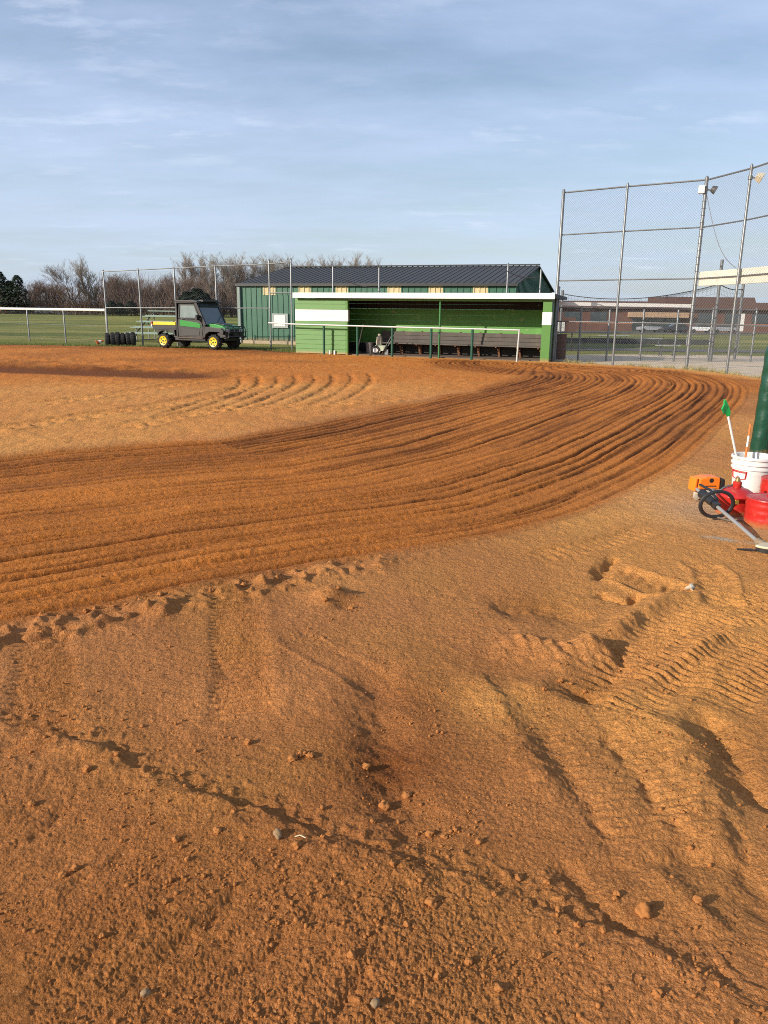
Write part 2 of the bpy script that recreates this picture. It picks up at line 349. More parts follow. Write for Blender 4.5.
GALV = mat('galvanised steel', (.175, .18, .18), .42, .45, .2, 9, dirtc=(.14, .12, .10), dirt_amt=.25)
WIRE = mat('chain link wire', (.20, .20, .20), .5, .3, .1, 3)
WIRED = mat('dark net cord', (.03, .035, .04), .8, 0, .1, 3)
WHITEP = mat('weathered white paint', (.74, .72, .67), .5, 0, .08, 2.5, dirtc=(.45, .40, .32), dirt_amt=.16, dscale=2.2)
CREAM = mat('cream vinyl pad', (.72, .68, .56), .5, 0, .08, 2.5, .15, 8, dirtc=(.5, .45, .35), dirt_amt=.15)
BLACK = mat('black plastic', (.018, .018, .018), .45, 0, .2, 12)
RUBBER = mat('black rubber', (.022, .021, .020), .85, 0, .25, 14, .3, 60, dirtc=(.16, .09, .05), dirt_amt=.12, dscale=9)
CHAR = mat('charcoal plastic', (.015, .015, .015), .5, 0, .15, 6, dirtc=(.05, .04, .03), dirt_amt=.05, splash=(.62, .3))
YEL = mat('yellow paint', (.72, .49, .015), .4, 0, .1, 6, dirtc=(.35, .18, .06), dirt_amt=.22, dscale=5)
GRN = mat('tractor green paint', (.025, .22, .035), .3, 0, .08, 6)
GLASS = mat('dusty window glass', (.17, .22, .22), .12, 0, .25, 3, spec=.9)
GLASSD = mat('dark window glass', (.035, .050, .055), .08, 0, .3, 3, spec=.9)

# ------------------------------------------------------------------ mesh builder
class MB:
    def __init__(s): s.v = []; s.f = []; s.sm = []
    def add(s, vs, fs, smooth=False):
        o = len(s.v); s.v += [tuple(p) for p in vs]; s.f += [tuple(i + o for i in f) for f in fs]; s.sm += [smooth] * len(fs); return s
    def box(s, c, d, rz=0., R=None):
        hx, hy, hz = d[0] / 2, d[1] / 2, d[2] / 2
        vs = [Vector((x, y, z)) for x in (-hx, hx) for y in (-hy, hy) for z in (-hz, hz)]
        if R is None: R = Matrix.Rotation(rz, 3, 'Z')
        vs = [R @ v + Vector(c) for v in vs]
        return s.add(vs, [(0, 1, 3, 2), (4, 6, 7, 5), (0, 4, 5, 1), (2, 3, 7, 6), (0, 2, 6, 4), (1, 5, 7, 3)])
    def bx(s, x0, x1, y0, y1, z0, z1): return s.box(((x0 + x1) / 2, (y0 + y1) / 2, (z0 + z1) / 2), (abs(x1 - x0), abs(y1 - y0), abs(z1 - z0)))
    def bar(s, a, b, w, h=None, n=4):
        a, b = Vector(a), Vector(b); d = (b - a)
        if d.length < 1e-6: return s
        d.normalize(); up = Vector((0, 0, 1)) if abs(d.z) < .95 else Vector((0, 1, 0))
        x = d.cross(up).normalized(); y = x.cross(d)
        h = h or w
        vs = []
        for p in (a, b): vs += [p + x * sx * w / 2 + y * sy * h / 2 for sx, sy in ((-1, -1), (1, -1), (1, 1), (-1, 1))]
        return s.add(vs, [(0, 1, 2, 3), (4, 7, 6, 5), (0, 4, 5, 1), (1, 5, 6, 2), (2, 6, 7, 3), (3, 7, 4, 0)])
    def tube(s, pts, r, n=8, caps=True):
        pts = [Vector(p) for p in pts]; rs = r if isinstance(r, (list, tuple)) else [r] * len(pts)
        o = []; prev = None
        for i, p in enumerate(pts):
            d = (pts[min(i + 1, len(pts) - 1)] - pts[max(i - 1, 0)]).normalized()
            if prev is None:
                up = Vector((0, 0, 1)) if abs(d.z) < .95 else Vector((1, 0, 0)); x = d.cross(up).normalized()
            else:
                x = (prev - d * prev.dot(d)).normalized()
            prev = x; y = d.cross(x)
            o += [p + (x * math.cos(2 * PI * k / n) + y * math.sin(2 * PI * k / n)) * rs[i] for k in range(n)]
        fs = [(i * n + k, i * n + (k + 1) % n, (i + 1) * n + (k + 1) % n, (i + 1) * n + k) for i in range(len(pts) - 1) for k in range(n)]
        s.add(o, fs, n > 4)
        if caps:
            m = len(s.v) - len(o)
            s.f += [tuple(m + k for k in range(n - 1, -1, -1)), tuple(m + (len(pts) - 1) * n + k for k in range(n))]; s.sm += [False, False]
        return s
    def lathe(s, prof, c=(0, 0, 0), n=24, axis='Z', R=None):
        vs = []
        for r, z in prof:
            for k in range(n):
                a = 2 * PI * k / n; p = Vector((r * math.cos(a), r * math.sin(a), z))
                if axis == 'Y': p = Vector((p.x, p.z, p.y))
                if axis == 'X': p = Vector((p.z, p.x, p.y))
                if R is not None: p = R @ p
                vs.append(p + Vector(c))
        fs = [(i * n + k, i * n + (k + 1) % n, (i + 1) * n + (k + 1) % n, (i + 1) * n + k) for i in range(len(prof) - 1) for k in range(n)]
        s.add(vs, fs, True); m = len(s.v) - len(vs)
        if prof[0][0] > 1e-4: s.f.append(tuple(m + k for k in range(n - 1, -1, -1))); s.sm.append(False)
        if prof[-1][0] > 1e-4: s.f.append(tuple(m + (len(prof) - 1) * n + k for k in range(n))); s.sm.append(False)
        return s
    def torus(s, c, R0, r, n=32, m=8, Rm=None, sx=1., sy=1.):
        vs = []
        for i in range(n):
            a = 2 * PI * i / n
            for j in range(m):
                b = 2 * PI * j / m
                p = Vector(((R0 + r * math.cos(b)) * math.cos(a) * sx, (R0 + r * math.cos(b)) * math.sin(a) * sy, r * math.sin(b)))
                if Rm is not None: p = Rm @ p
                vs.append(p + Vector(c))
        return s.add(vs, [(i * m + j, ((i + 1) % n) * m + j, ((i + 1) % n) * m + (j + 1) % m, i * m + (j + 1) % m) for i in range(n) for j in range(m)], True)
    def prism(s, poly, a0, a1, axis='Y'):              # polygon in (x, z) extruded along y, or (y, z) along x, or (x, y) along z
        n = len(poly)
        def P(p, t): return {'Y': (p[0], t, p[1]), 'X': (t, p[0], p[1]), 'Z': (p[0], p[1], t)}[axis]
        vs = [P(p, a0) for p in poly] + [P(p, a1) for p in poly]
        return s.add(vs, [tuple(range(n)), tuple(range(2 * n - 1, n - 1, -1))] + [(i, n + i, n + (i + 1) % n, (i + 1) % n) for i in range(n)])
    def chain(s, a, b, z0, z1, sp, r, n=3):              # real crossing wires between two posts
        a, b = Vector((a[0], a[1], 0)), Vector((b[0], b[1], 0)); d = b - a; L = d.length; d.normalize(); nrm = Vector((-d.y, d.x, 0)); hgt = z1 - z0
        for fam in (1, -1):
            k = -hgt
            while k < L:
                u0, u1 = max(k, 0), min(k + hgt, L)
                if u1 > u0:
                    w0, w1 = u0 - k, u1 - k
                    if fam < 0: w0, w1 = hgt - w0, hgt - w1
                    off = nrm * (r * fam)
                    s.tube([a + d * u0 + off + Vector((0, 0, z0 + w0)), a + d * u1 + off + Vector((0, 0, z0 + w1))], r, n, False)
                k += sp
        return s
    def build(s, name, m, parent=None, bevel=0., world=False, recalc=True, shade=None):
        me = bpy.data.meshes.new(name)
        vs = s.v
        if world and parent is not None:
            root = parent
            while root.parent: root = root.parent
            L = Vector(root.location); c, sn = math.cos(-root.rotation_euler.z), math.sin(-root.rotation_euler.z)
            vs = [(c * (p[0] - L.x) - sn * (p[1] - L.y), sn * (p[0] - L.x) + c * (p[1] - L.y), p[2] - L.z) for p in vs]
        me.from_pydata(vs, [], s.f)
        if recalc:
            import bmesh
            bm = bmesh.new(); bm.from_mesh(me); bmesh.ops.recalc_face_normals(bm, faces=bm.faces[:]); bm.to_mesh(me); bm.free()
        me.polygons.foreach_set('use_smooth', [shade if shade is not None else x for x in s.sm])
        if any(s.sm): me.set_sharp_from_angle(angle=math.radians(40))
        me.materials.append(m)
        o = bpy.data.objects.new(name, me); COL.objects.link(o)
        if parent is not None: o.parent = parent
        if bevel:
            bv = o.modifiers.new('bevel', 'BEVEL'); bv.width = bevel; bv.segments = 2; bv.limit_method = 'ANGLE'
        return o

def tag(o, label=None, cat=None, group=None, kind=None):
    for k, v in (('label', label), ('category', cat), ('group', group), ('kind', kind)):
        if v: o[k] = v
    return o

def thing(name, loc, rz=0., label=None, cat=None, group=None):
    o = bpy.data.objects.new(name, None); COL.objects.link(o); o.location = loc; o.rotation_euler = (0, 0, rz); o.empty_display_size = .1
    return tag(o, label, cat, group)

def copy_tree(o, parent=None):
    c = o.copy(); COL.objects.link(c)
    if parent is not None: c.parent = parent
    for ch in list(o.children): copy_tree(ch, c)
    return c

# ------------------------------------------------------------------ ground sheets
def grid_object(name, X, Y, Z, m, keepf=None, attrs=None, smooth=True):
    r, c = X.shape
    co = np.stack([X, Y, Z], -1).reshape(-1, 3).astype(np.float32)
    i = np.arange((r - 1) * (c - 1)); a = (i // (c - 1)) * c + i % (c - 1)
    q = np.stack([a, a + 1, a + c + 1, a + c], 1)
    if keepf is not None: q = q[keepf.reshape(-1)]
    me = bpy.data.meshes.new(name)
    me.vertices.add(len(co)); me.vertices.foreach_set('co', co.ravel())
    me.loops.add(q.size); me.loops.foreach_set('vertex_index', q.ravel().astype(np.int32))
    me.polygons.add(len(q)); me.polygons.foreach_set('loop_start', (np.arange(len(q)) * 4).astype(np.int32))
    if smooth: me.polygons.foreach_set('use_smooth', np.ones(len(q), bool))
    me.update(calc_edges=True)
    for k, v in (attrs or {}).items():
        at_ = me.attributes.new(k, 'FLOAT', 'POINT'); at_.data.foreach_set('value', v.reshape(-1).astype(np.float32))
    me.materials.append(m)
    o = bpy.data.objects.new(name, me); COL.objects.link(o)
    return o

def build_dirt():
    rad = [.55]
    while rad[-1] < 46:
        d = rad[-1]
        rad.append(d + max(.0042, (1.05 if d < 3.4 else .62 if d < 9 else .42) * (d * d + 2.5) / (1.6 * 769)) if d > 1.1 else d + .02)
    rad = np.array(rad)
    inn = np.radians(np.arange(-29.5, 29.5, .071)); o1 = np.radians(np.arange(30, 78, .7))
    azi = np.concatenate([-o1[::-1], inn, o1])
    R, A = np.meshgrid(rad, azi, indexing='ij')
    X, Y = R * np.sin(A), R * np.cos(A)
    z, mo, sa, ch, de, tu = dirt(X, Y)
    cen = (de[:-1, :-1] + de[1:, 1:]) / 2
    o = grid_object('infield_dirt', X, Y, z, dirt_material(), cen < 1.3, {'moist_shade': mo, 'sand': sa, 'chalk': ch, 'turned': tu})
    return tag(o, 'raked orange brown infield dirt with drag grooves and tyre tracks', 'dirt', kind='structure')
build_dirt()

def gz(x, y):                                            # height of the grass: level on the left, falling away to the school on the right
    x = np.asarray(x, float); y = np.asarray(y, float)
    t = np.clip((y - 40) / 100, 0, 1.4); side = sstep(-.02, .22, x / np.maximum(y, 1))
    z = -.05 - 1.3 * t * side
    r = np.hypot(x, y)
    return np.where(r < 22, -.05 - .35 * (1 - sstep(14, 20, r)), z) + np.where(y > 60, .12 * np.sin(x * .05) * np.sin(y * .043), 0)
xs = np.concatenate([np.arange(-900, -60, 40), np.arange(-60, 90, 1.5), np.arange(90, 901, 30)])
ys = np.concatenate([np.arange(-120, -10, 10), np.arange(-10, 70, 1.5), np.arange(70, 260, 5), np.arange(260, 1500, 60)])
GXm, GYm = np.meshgrid(xs, ys)
GRASS = grass_material()
tag(grid_object('grass_field', GXm, GYm, gz(GXm, GYm), GRASS), 'dormant yellow green grass field around the infield', 'grass', kind='structure')

def strip(name, a, b, m, dz, n=40):                       # sheet between two polylines draped over the grass
    a, b = [np.array(p) for p in a], [np.array(p) for p in b]
    def samp(p, t):
        L = [0]
        for i in range(len(p) - 1): L.append(L[-1] + np.linalg.norm(p[i + 1] - p[i]))
        u = t * L[-1]; i = max(0, min(len(p) - 2, next((k for k in range(len(L) - 1) if L[k + 1] >= u), len(p) - 2)))
        return p[i] + (p[i + 1] - p[i]) * ((u - L[i]) / (L[i + 1] - L[i]))
    T = np.linspace(0, 1, n); K = np.linspace(0, 1, 10)
    A = np.array([samp(a, t) for t in T]); B = np.array([samp(b, t) for t in T])
    P = A[:, None] * (1 - K[None, :, None]) + B[:, None] * K[None, :, None]
    return grid_object(name, P[..., 0], P[..., 1], gz(P[..., 0], P[..., 1]) + dz, m)
GRAVEL = ground_material('pale gravel', (.55, .42, .27), (.64, .51, .36), (.42, .30, .18), .8, 9)
ASPH = ground_material('worn asphalt', (.060, .058, .055), (.095, .09, .083), (.15, .13, .1), .6, 12)
tag(strip('gravel_path', [(4.6, 27.6), (5.8, 26.6), (9.3, 23.6), (9.7, 22), (10.4, 14), (11, 6)], [(5.6, 31.5), (9.6, 33.3), (14, 33.6), (19, 33), (27, 30), (40, 22)], GRAVEL, .012), 'pale tan gravel walk behind the backstop', 'path', kind='structure')
tag(strip('asphalt_path', [(2.5, 36.3), (9, 36.6), (16, 36.6), (30, 36), (60, 34)], [(2.5, 38.6), (9, 39.2), (16, 39.4), (30, 39), (60, 37)], ASPH, .016), 'dark asphalt path across the grass beyond the backstop', 'path', kind='structure')
tag(strip('parking_lot', [(30, 132), (60, 132), (130, 128)], [(30, 143), (60, 143), (130, 139)], ASPH, .03), 'asphalt parking area in front of the brick school', 'road', kind='structure')

# ------------------------------------------------------------------ the dugout
D0 = Vector((-3.507, 30.574, 0)); DA = math.radians(-23.34)
DGREEN = mat('fresh green paint', (.066, .186, .026), .55, 0, .10, 3, .12, 30, dirtc=(.10, .12, .05), dirt_amt=.12, splash=(.13, .7))
DGREEN2 = mat('old peeling green paint', (.075, .235, .032), .6, 0, .16, 3, .15, 30, dirtc=(.42, .36, .2), dirt_amt=.10, dscale=4)
PIPEG = mat('dark green pipe paint', (.015, .075, .045), .4, 0, .1, 5)
CONC = mat('bare concrete', (.13, .095, .07), .9, 0, .15, 2.5, .2, 30, dirtc=(.20, .10, .045), dirt_amt=.4)
DARKW = mat('dark timber and wall shade', (.022, .018, .014), .8, 0, .2, 4)  # dark wood, also the painted shade on the dugout back wall
ROOFM = mat('dark metal roofing', (.052, .053, .055), .65, 0, .1, 2, spec=.3)
dug = thing('dugout', D0, DA, 'long green baseball dugout open at the front under a white fascia', 'dugout')
def lap_wall(x0, x1, y0, y1, z0, z1, n):                  # boards lapping each other
    m = MB(); hh = (z1 - z0) / n
    for i in range(n):
        a, b = z0 + i * hh, z0 + (i + 1) * hh - .004
        m.prism([(y0 - .018, a), (y0, b), (y1, b), (y1, a)], x0, x1, 'X')
    return m
lap_wall(0, 2.16, 0, .1, .02, 1.228, 7).build('front_wall', DGREEN, dug)
lap_wall(0, 2.16, 0, .1, 1.652, 2.06, 2).build('front_wall', DGREEN, dug)
lap_wall(0, 2.16, -.006, .1, 1.231, 1.649, 2).build('painted_band', WHITEP, dug)
MB().bx(2.163, 2.24, -.01, .12, .0, 1.228).bx(2.163, 2.24, -.01, .12, 1.652, 2.06).build('corner_trim', DGREEN, dug)
MB().bx(2.163, 2.25, -.016, .12, 1.231, 1.649).build('corner_band', WHITEP, dug)
MB().bx(0, .08, .105, 1.85, 0, 2.07).build('end_wall', DGREEN2, dug)
MB().bx(9.62, 9.70, .2, 1.85, 0, 2.07).build('end_wall', DGREEN, dug)
lap_wall(.085, 9.615, 1.75, 1.85, .42, 1.72, 6).build('back_wall', DGREEN2, dug)
lap_wall(.085, 9.615, 1.76, 1.85, 1.724, 2.07, 2).build('upper_back_wall', DARKW, dug)  # dark colour stands in for the shade under the roof
lap_wall(.085, 9.615, 1.76, 1.85, 0, .416, 2).build('lower_back_wall', DARKW, dug)  # dark colour stands in for the shadow below the bench
MB().bx(0.085, 9.61, .15, 1.73, -.1, .03).build('floor_slab', CONC, dug)
pst = MB().bx(9.56, 9.86, -.02, .14, 0, 1.228).bx(9.56, 9.86, -.02, .14, 1.652, 2.06).build('end_post', DGREEN, dug)
MB().bx(9.555, 9.865, -.026, .145, 1.231, 1.649).build('post_band', WHITEP, pst)
MB().tube([(5.88, .05, 0), (5.88, .05, 2.0)], .035, 10).build('centre_post', mat('mid green pipe paint', (.04, .17, .05), .4), dug)
MB().bx(2.26, 9.55, .0, .09, 1.985, 2.058).build('header_beam', mat('pale green timber', (.10, .27, .07), .6, 0, .12, 3), dug)
roof = MB().prism([(-.16, 2.10), (-.16, 2.245), (2.1, 2.18), (2.1, 2.085)], .02, 9.95, 'X').build('roof', ROOFM, dug)
MB().bx(.005, 9.965, -.20, -.163, 2.068, 2.262).build('fascia', WHITEP, roof, .004)
r_ = MB()
for i in range(13): r_.bx(.5 + i * .75, .545 + i * .75, -.1, 1.74, 2.075, 2.098)
r_.build('rafters', DARKW, dug)

BENCHW = mat('weathered grey bench boards', (.088, .074, .064), .8, 0, .22, 3, .2, 25, dirtc=(.16, .11, .07), dirt_amt=.2)
RUSTB = mat('rust brown steel', (.16, .065, .03), .8, 0, .25, 8)
bench = thing('team_bench', D0 + Matrix.Rotation(DA, 3, 'Z') @ Vector((2.9, 1.07, .03)), DA, 'long weathered grey plank bench with high back inside the green dugout', 'bench')
for k in range(3): MB().bx(0, 6.5, .55 + .025 * k, .59 + .025 * k, .40 + .15 * k, .542 + .15 * k).build('back_board', BENCHW, bench, .004)
MB().bx(0, 6.5, .05, .50, .385, .43).build('seat', BENCHW, bench, .005)
for k in range(9):
    x = .12 + k * .775
    MB().bar((x + .16, .08, 0), (x, .34, .385), .05).bar((x, .60, 0), (x, .63, .87), .045).bar((x, .06, .36), (x, .6, .36), .045).build('leg', RUSTB, bench)

rail = thing('dugout_railing', D0 + Matrix.Rotation(DA, 3, 'Z') @ Vector((-1.3, -.32, 0)), DA, 'white topped pipe railing on dark green posts before the dugout', 'railing')
RAILM = mat('chalky white pipe', (.50, .49, .46), .4, .1, .1, 6)
RP = lambda x, z: (x + 1.3, 0, z)
MB().tube([RP(-1.02, 1.13), RP(0, 1.10), RP(4, 1.07), RP(8.84, 1.05)], .029, 10).build('top_rail', RAILM, rail)
MB().tube([RP(8.87, 1.08), RP(8.83, -.1)], .03, 10).build('end_post', RAILM, rail)
for x in (1.40, 2.80, 4.20, 5.70, 7.22): MB().tube([RP(x, -.1), RP(x, 1.05)], .045, 10).build('post', PIPEG, rail)

def dloc(x, y, z=.03): return D0 + Matrix.Rotation(DA, 3, 'Z') @ Vector((x, y, z))
t = thing('bucket', dloc(2.75, .9), DA, 'dull grey bucket standing on the dugout floor in shadow', 'bucket')
GREYB = mat('dull grey plastic', (.17, .15, .14), .6, 0, .15, 6)
MB().lathe([(.13, 0), (.16, .38), (.175, .38), (.175, .42), (.155, .42), (.125, .02)], n=20).build('body', GREYB, t)
MB().tube([(-.17, 0, .36), (-.16, .1, .3), (0, .19, .26), (.16, .1, .3), (.17, 0, .36)], .006, 6).build('handle', GALV, t)
t = thing('push_broom', dloc(2.38, .55), DA, 'broom leaning in the dark left end of the dugout', 'broom')
MB().tube([(0, 0, .08), (.19, .12, 1.1)], .016, 8).build('handle', mat('pale broom handle', (.4, .37, .33), .6), t)
MB().box((-.01, 0, .07), (.36, .06, .05)).build('head', DARKW, t); MB().box((-.01, 0, .025), (.35, .05, .045)).build('bristles', BLACK, t)
t = thing('line_marker', dloc(3.2, .5), DA, 'field line marker cart with white wheel and a pale sack', 'cart')
CARTM = mat('chalky cart steel', (.28, .32, .22), .7, 0, .2, 8, dirtc=(.6, .57, .5), dirt_amt=.3)
for s in (-.16, .16):
    w = MB().lathe([(.05, -.03), (.145, -.03), (.16, -.015), (.16, .015), (.145, .03), (.05, .03)], (0 + .05, s, .16), 20, 'Y').build('wheel', RUBBER, t)
    MB().lathe([(.0, -.034), (.095, -.034), (.095, .034), (0, .034)], (.05, s, .16), 16, 'Y').build('hub', WHITEP, w)
MB().prism([(-.0, .34), (.42, .34), (.34, .14), (.12, .14)], -.13, .13, 'Y').build('hopper', CARTM, t)
MB().tube([(.38, -.12, .22), (.62, -.12, .60), (.75, -.12, .86), (.75, .12, .86), (.62, .12, .60), (.38, .12, .22)], .014, 8).build('handle', GALV, t)
MB().bx(.36, .5, -.02, .02, 0, .2).build('prop', GALV, t)
sk = MB(); sk.lathe([(.01, 0), (.13, .01), (.155, .1), (.15, .24), (.12, .34), (.06, .40), (.075, .44), (.05, .47), (.0, .47)], n=16)
for i, v in enumerate(sk.v): sk.v[i] = (v[0] * (1 + .1 * math.sin(v[2] * 21)), v[1] * (.8 + .1 * math.cos(v[2] * 17)), v[2])
o = sk.build('chalk_sack', mat('dusty white sack', (.36, .33, .25), .9, 0, .15, 7, .4, 20), None); o.location = dloc(3.33, .5, .37); o.scale = (.8, .8, .9); tag(o, 'pale tied sack standing on the line marker cart in the dugout', 'sack')
for k, (px, lb) in enumerate(((329.5, 'small white stake beside the first railing post'), (334.5, 'small white stake right of another in front of the green wall'))):
    g_ = gp(px, 354.5); o = MB().prism([(-.03, .15), (.03, .15), (.03, -.03), (0, -.08), (-.03, -.03)], -.012, .012, 'Y').build('marker_stake', WHITEP, None); o.location = (g_[0], g_[1], .0); o.rotation_euler.z = DA
    tag(o, lb, 'stake')

# ------------------------------------------------------------------ storage building
BA = math.radians(-20.1)
SIDING = mat('dark green ribbed siding', (.026, .105, .062), .45, .1, .10, 1.2, splash=(.35, .6))
PANEL = mat('yellowed translucent panel', (.52, .42, .22), .5, 0, .14, 2.5)
FOUND = mat('tan foundation', (.38, .30, .20), .9, 0, .15, 2)
BL, BS, BE, BR = 14.0, 5.5, 2.86, 1.06
bld = thing('storage_building', (-7.45, 40.4, -.05), BA, 'dark green metal storage barn with low dark roof behind the dugout', 'building')
def ribbed(x0, x1, z0, z1, y, sp=.3):
    m = MB(); x = x0; prof = []
    while x < x1 - .01:
        prof += [(x, y), (x + .02, y - .03), (x + .07, y - .03), (x + .09, y)]; x += sp
    prof += [(x1, y)]
    poly = prof + [(x1, y + .06), (x0, y + .06)]
    return m.prism(poly, z0, z1, 'Z')
ribbed(.0, BL, .16, BE - .48, 0).build('front_wall', SIDING, bld)
xs_ = [.0, 2.55, 3.65, 6.3, 7.4, 9.55, 10.65, 12.6, 13.5, BL]
def bcol(px):
    d_ = ray(px, 290); n_ = (-math.sin(BA), math.cos(BA)); o_ = (-7.45, 40.4); t_ = (o_[0] * n_[0] + o_[1] * n_[1]) / (d_[0] * n_[0] + d_[1] * n_[1])
    return (d_[0] * t_ - o_[0]) * math.cos(BA) + (d_[1] * t_ - o_[1]) * math.sin(BA)
PX = [(bcol(a_), bcol(b_)) for a_, b_ in ((263, 275.5), (298.6, 310.7), (335.7, 348), (387.5, 401), (428.7, 443), (473, 488))]
x = 0
for a, b in PX + [(BL, BL)]:
    if a > x: ribbed(x + .002, a - .002, BE - .478, BE, 0).build('upper_siding', SIDING, bld)
    if b > a: ribbed(a, b, BE - .478, BE, -.012, .25).build('skylight_panel', PANEL, bld)
    x = b
MB().bx(-.02, BL + .02, -.06, .1, -.1, .157).build('foundation', FOUND, bld)
gb = MB(); gb.prism([(.065, .16), (2 * BS, .16), (2 * BS, BE), (BS, BE + BR), (.065, BE)], BL - .08, BL, 'X')
y = .2
while y < 2 * BS:
    gb.bx(BL + .001, BL + .025, y, y + .06, .16, BE - .02 + BR * (1 - abs(y - BS) / BS) * .97); y += .3
gb.build('gable_wall', SIDING, bld)
MB().prism([(.065, .16), (2 * BS, .16), (2 * BS, BE), (BS, BE + BR), (.065, BE)], 0.0, .08, 'X').build('gable_wall', SIDING, bld)
MB().bx(.1, BL - .1, 2 * BS - .06, 2 * BS, .16, BE).build('rear_wall', SIDING, bld)
ov = .13
def slope_roof(y0, y1, z0, z1):
    m = MB(); m.prism([(y0, z0), (y1, z1), (y1, z1 + .07), (y0, z0 + .07)], -ov, BL + ov, 'X')
    x = -ov
    while x < BL + ov - .05:
        m.prism([(y0, z0 + .071), (y1, z1 + .071), (y1, z1 + .09), (y0, z0 + .09)], x, x + .04, 'X'); x += .30
    return m
k = BR / BS
rf = slope_roof(-ov, BS, BE - ov * k + .005, BE + BR + .005).build('roof', ROOFM, bld)
slope_roof(2 * BS + ov, BS + .002, BE - ov * k + .005, BE + BR + .005).build('roof', ROOFM, bld)
MB().bx(-ov, BL + ov, BS - .16, BS + .16, BE + BR + .10, BE + BR + .15).build('ridge_cap', ROOFM, rf)
MB().bx(-ov - .02, BL + ov + .02, -ov - .05, -ov - .002, BE - ov * k - .02, BE - ov * k + .1).build('eave_trim', BLACK, rf)
MB().bx(-.09, -.003, -.09, -.003, .0, BE).build('corner_trim', mat('grey green trim', (.16, .22, .19), .5), bld)
wx = bcol(272); wy = bcol(288)
MB().tube([(.06, -.10, BE - .1), (.06, -.10, .05)], .045, 8).build('downpipe', mat('grey downpipe', (.30, .33, .31), .5), bld)
w = MB().bx(wx, wy, -.085, -.035, .80, 1.50).build('window', mat('grey window frame', (.26, .29, .28), .5), bld)
MB().bx(wx + .14, wy - .14, -.098, -.087, .88, 1.42).build('pane', mat('whitewashed pane', (.70, .68, .64), .35, 0, .1, 3), w)

# ------------------------------------------------------------------ fences
def fence(name, pts, tops, zb, rails, sp, r, label, cat='fence', pr=.035, rr=.022, mesh_top=None, wire=WIRE, netz0=.03):
    root = thing(name, (pts[0][0], pts[0][1], zb), 0, label, cat)
    for p, tz in zip(pts, tops):
        m = MB(); m.tube([(p[0], p[1], zb - .1), (p[0], p[1], tz - .03), (p[0], p[1], tz)], [pr, pr, pr * .6], 10).lathe([(pr * 1.15, 0), (pr * 1.15, .03), (0, .06)], (p[0], p[1], tz - .02), 10)
        m.build('post', GALV, root, world=True)
    for rz0, rz1, i0, i1 in rails:
        n = i1 - i0; P = []
        for i in range(i0, i1 + 1): P.append((pts[i][0], pts[i][1] - .02, rz0 + (rz1 - rz0) * (i - i0) / n))
        MB().tube(P, rr, 8).build('rail', GALV, root, world=True)
    if sp:
        m = MB()
        for i in range(len(pts) - 1): m.chain(pts[i], pts[i + 1], netz0 + zb, (mesh_top or min(tops[i], tops[i + 1]) - .08), sp, r)
        m.build('chain_link_mesh', wire, root, world=True, recalc=False)
    return root

def colpt(px, a, b):                                     # where a photo column crosses the line a-b on the ground
    d = ray(px, 347); k = d[0] / d[1]; ax, ay = a; bx, by = b
    t = (k * ay - ax) / ((bx - ax) - k * (by - ay)); return (ax + (bx - ax) * t, ay + (by - ay) * t)
LA_, LB_ = (-31, 49.0), (-12.9, 36.45)
lowp = [LA_] + [colpt(px, LA_, LB_) for px in (-150, -88, -30, 30.5, 66.5)] + [LB_]
lf = fence('chain_link_fence', lowp, [1.5] * 7, -.05, [(.80, .80, 0, 6)], .09, .002, 'low chain link fence with white capped top rail at the left of the field', rr=.009)
m = MB()
for i in range(6):
    a, b = Vector((*lowp[i], 1.52)), Vector((*lowp[i + 1], 1.52)); m.tube([a - Vector((0, .0, 0)), b], .062, 10)
m.build('rail_cap', WHITEP, lf, world=True)

FA, FB = (-12.85, 36.4), (-3.95, 33.1)
tallp = [FA] + [colpt(px, FA, FB) for px in (143.2, 178, 218.5, 271)] + [FB]
fence('tall_chain_link_fence', tallp, [3.25, 3.3, 3.35, 3.42, 3.62, 3.64], -.05, [(3.2, 3.52, 0, 5), (1.62, 1.68, 0, 4), (2.3, 2.3, 4, 5)], .085, .0016, 'tall chain link fence on thin posts behind the utility vehicle')
bk = [dloc(x, 3.3, 0) for x in (-1.2, 1.9, 3.75, 8.35, 9.55, 12)]
for (px, yt, yy), lb in zip(((333, 265.5, 33), (379, 266.5, 32), (507, 262, 29.4), (540, 268, 28.9)),
        ('thin grey post rising above the left part of the dugout roof', 'thin grey post above the dugout roof near its middle', 'tallest thin grey post above the right part of the dugout roof', 'thin grey post in front of the dark barn gable')):
    d = ray(px, 290); n = Vector((.396, .918, 0)); q = D0 + n * 2.9
    tt = q.dot(n) / (d[0] * n.x + d[1] * n.y); gx, gy = d[0] * tt, d[1] * tt
    top = at(px, yt, gy).z
    o = MB().tube([(0, 0, -.1), (0, 0, top - .04), (0, 0, top)], [.035, .035, .02], 10).build('fence_post', GALV, None); o.location = (gx, gy, -.03); tag(o, lb, 'post', 'posts behind the dugout')
d1, d2 = (at(340, 277, 32.8), at(379, 288, 32.0)), (at(507, 271, 29.4), at(540, 277, 28.9))
for (a, b), lb in zip((d1, d2), ('dark sagging wire slanting across the barn roof', 'dark wire between two posts before the barn gable')):
    pts = [a.lerp(b, i / 8) - Vector((0, 0, .12 * math.sin(PI * i / 8))) for i in range(9)]
    o = MB().tube([p - pts[0] for p in pts], .018, 6).build('wire', BLACK, None); o.location = pts[0]; tag(o, lb, 'wire')

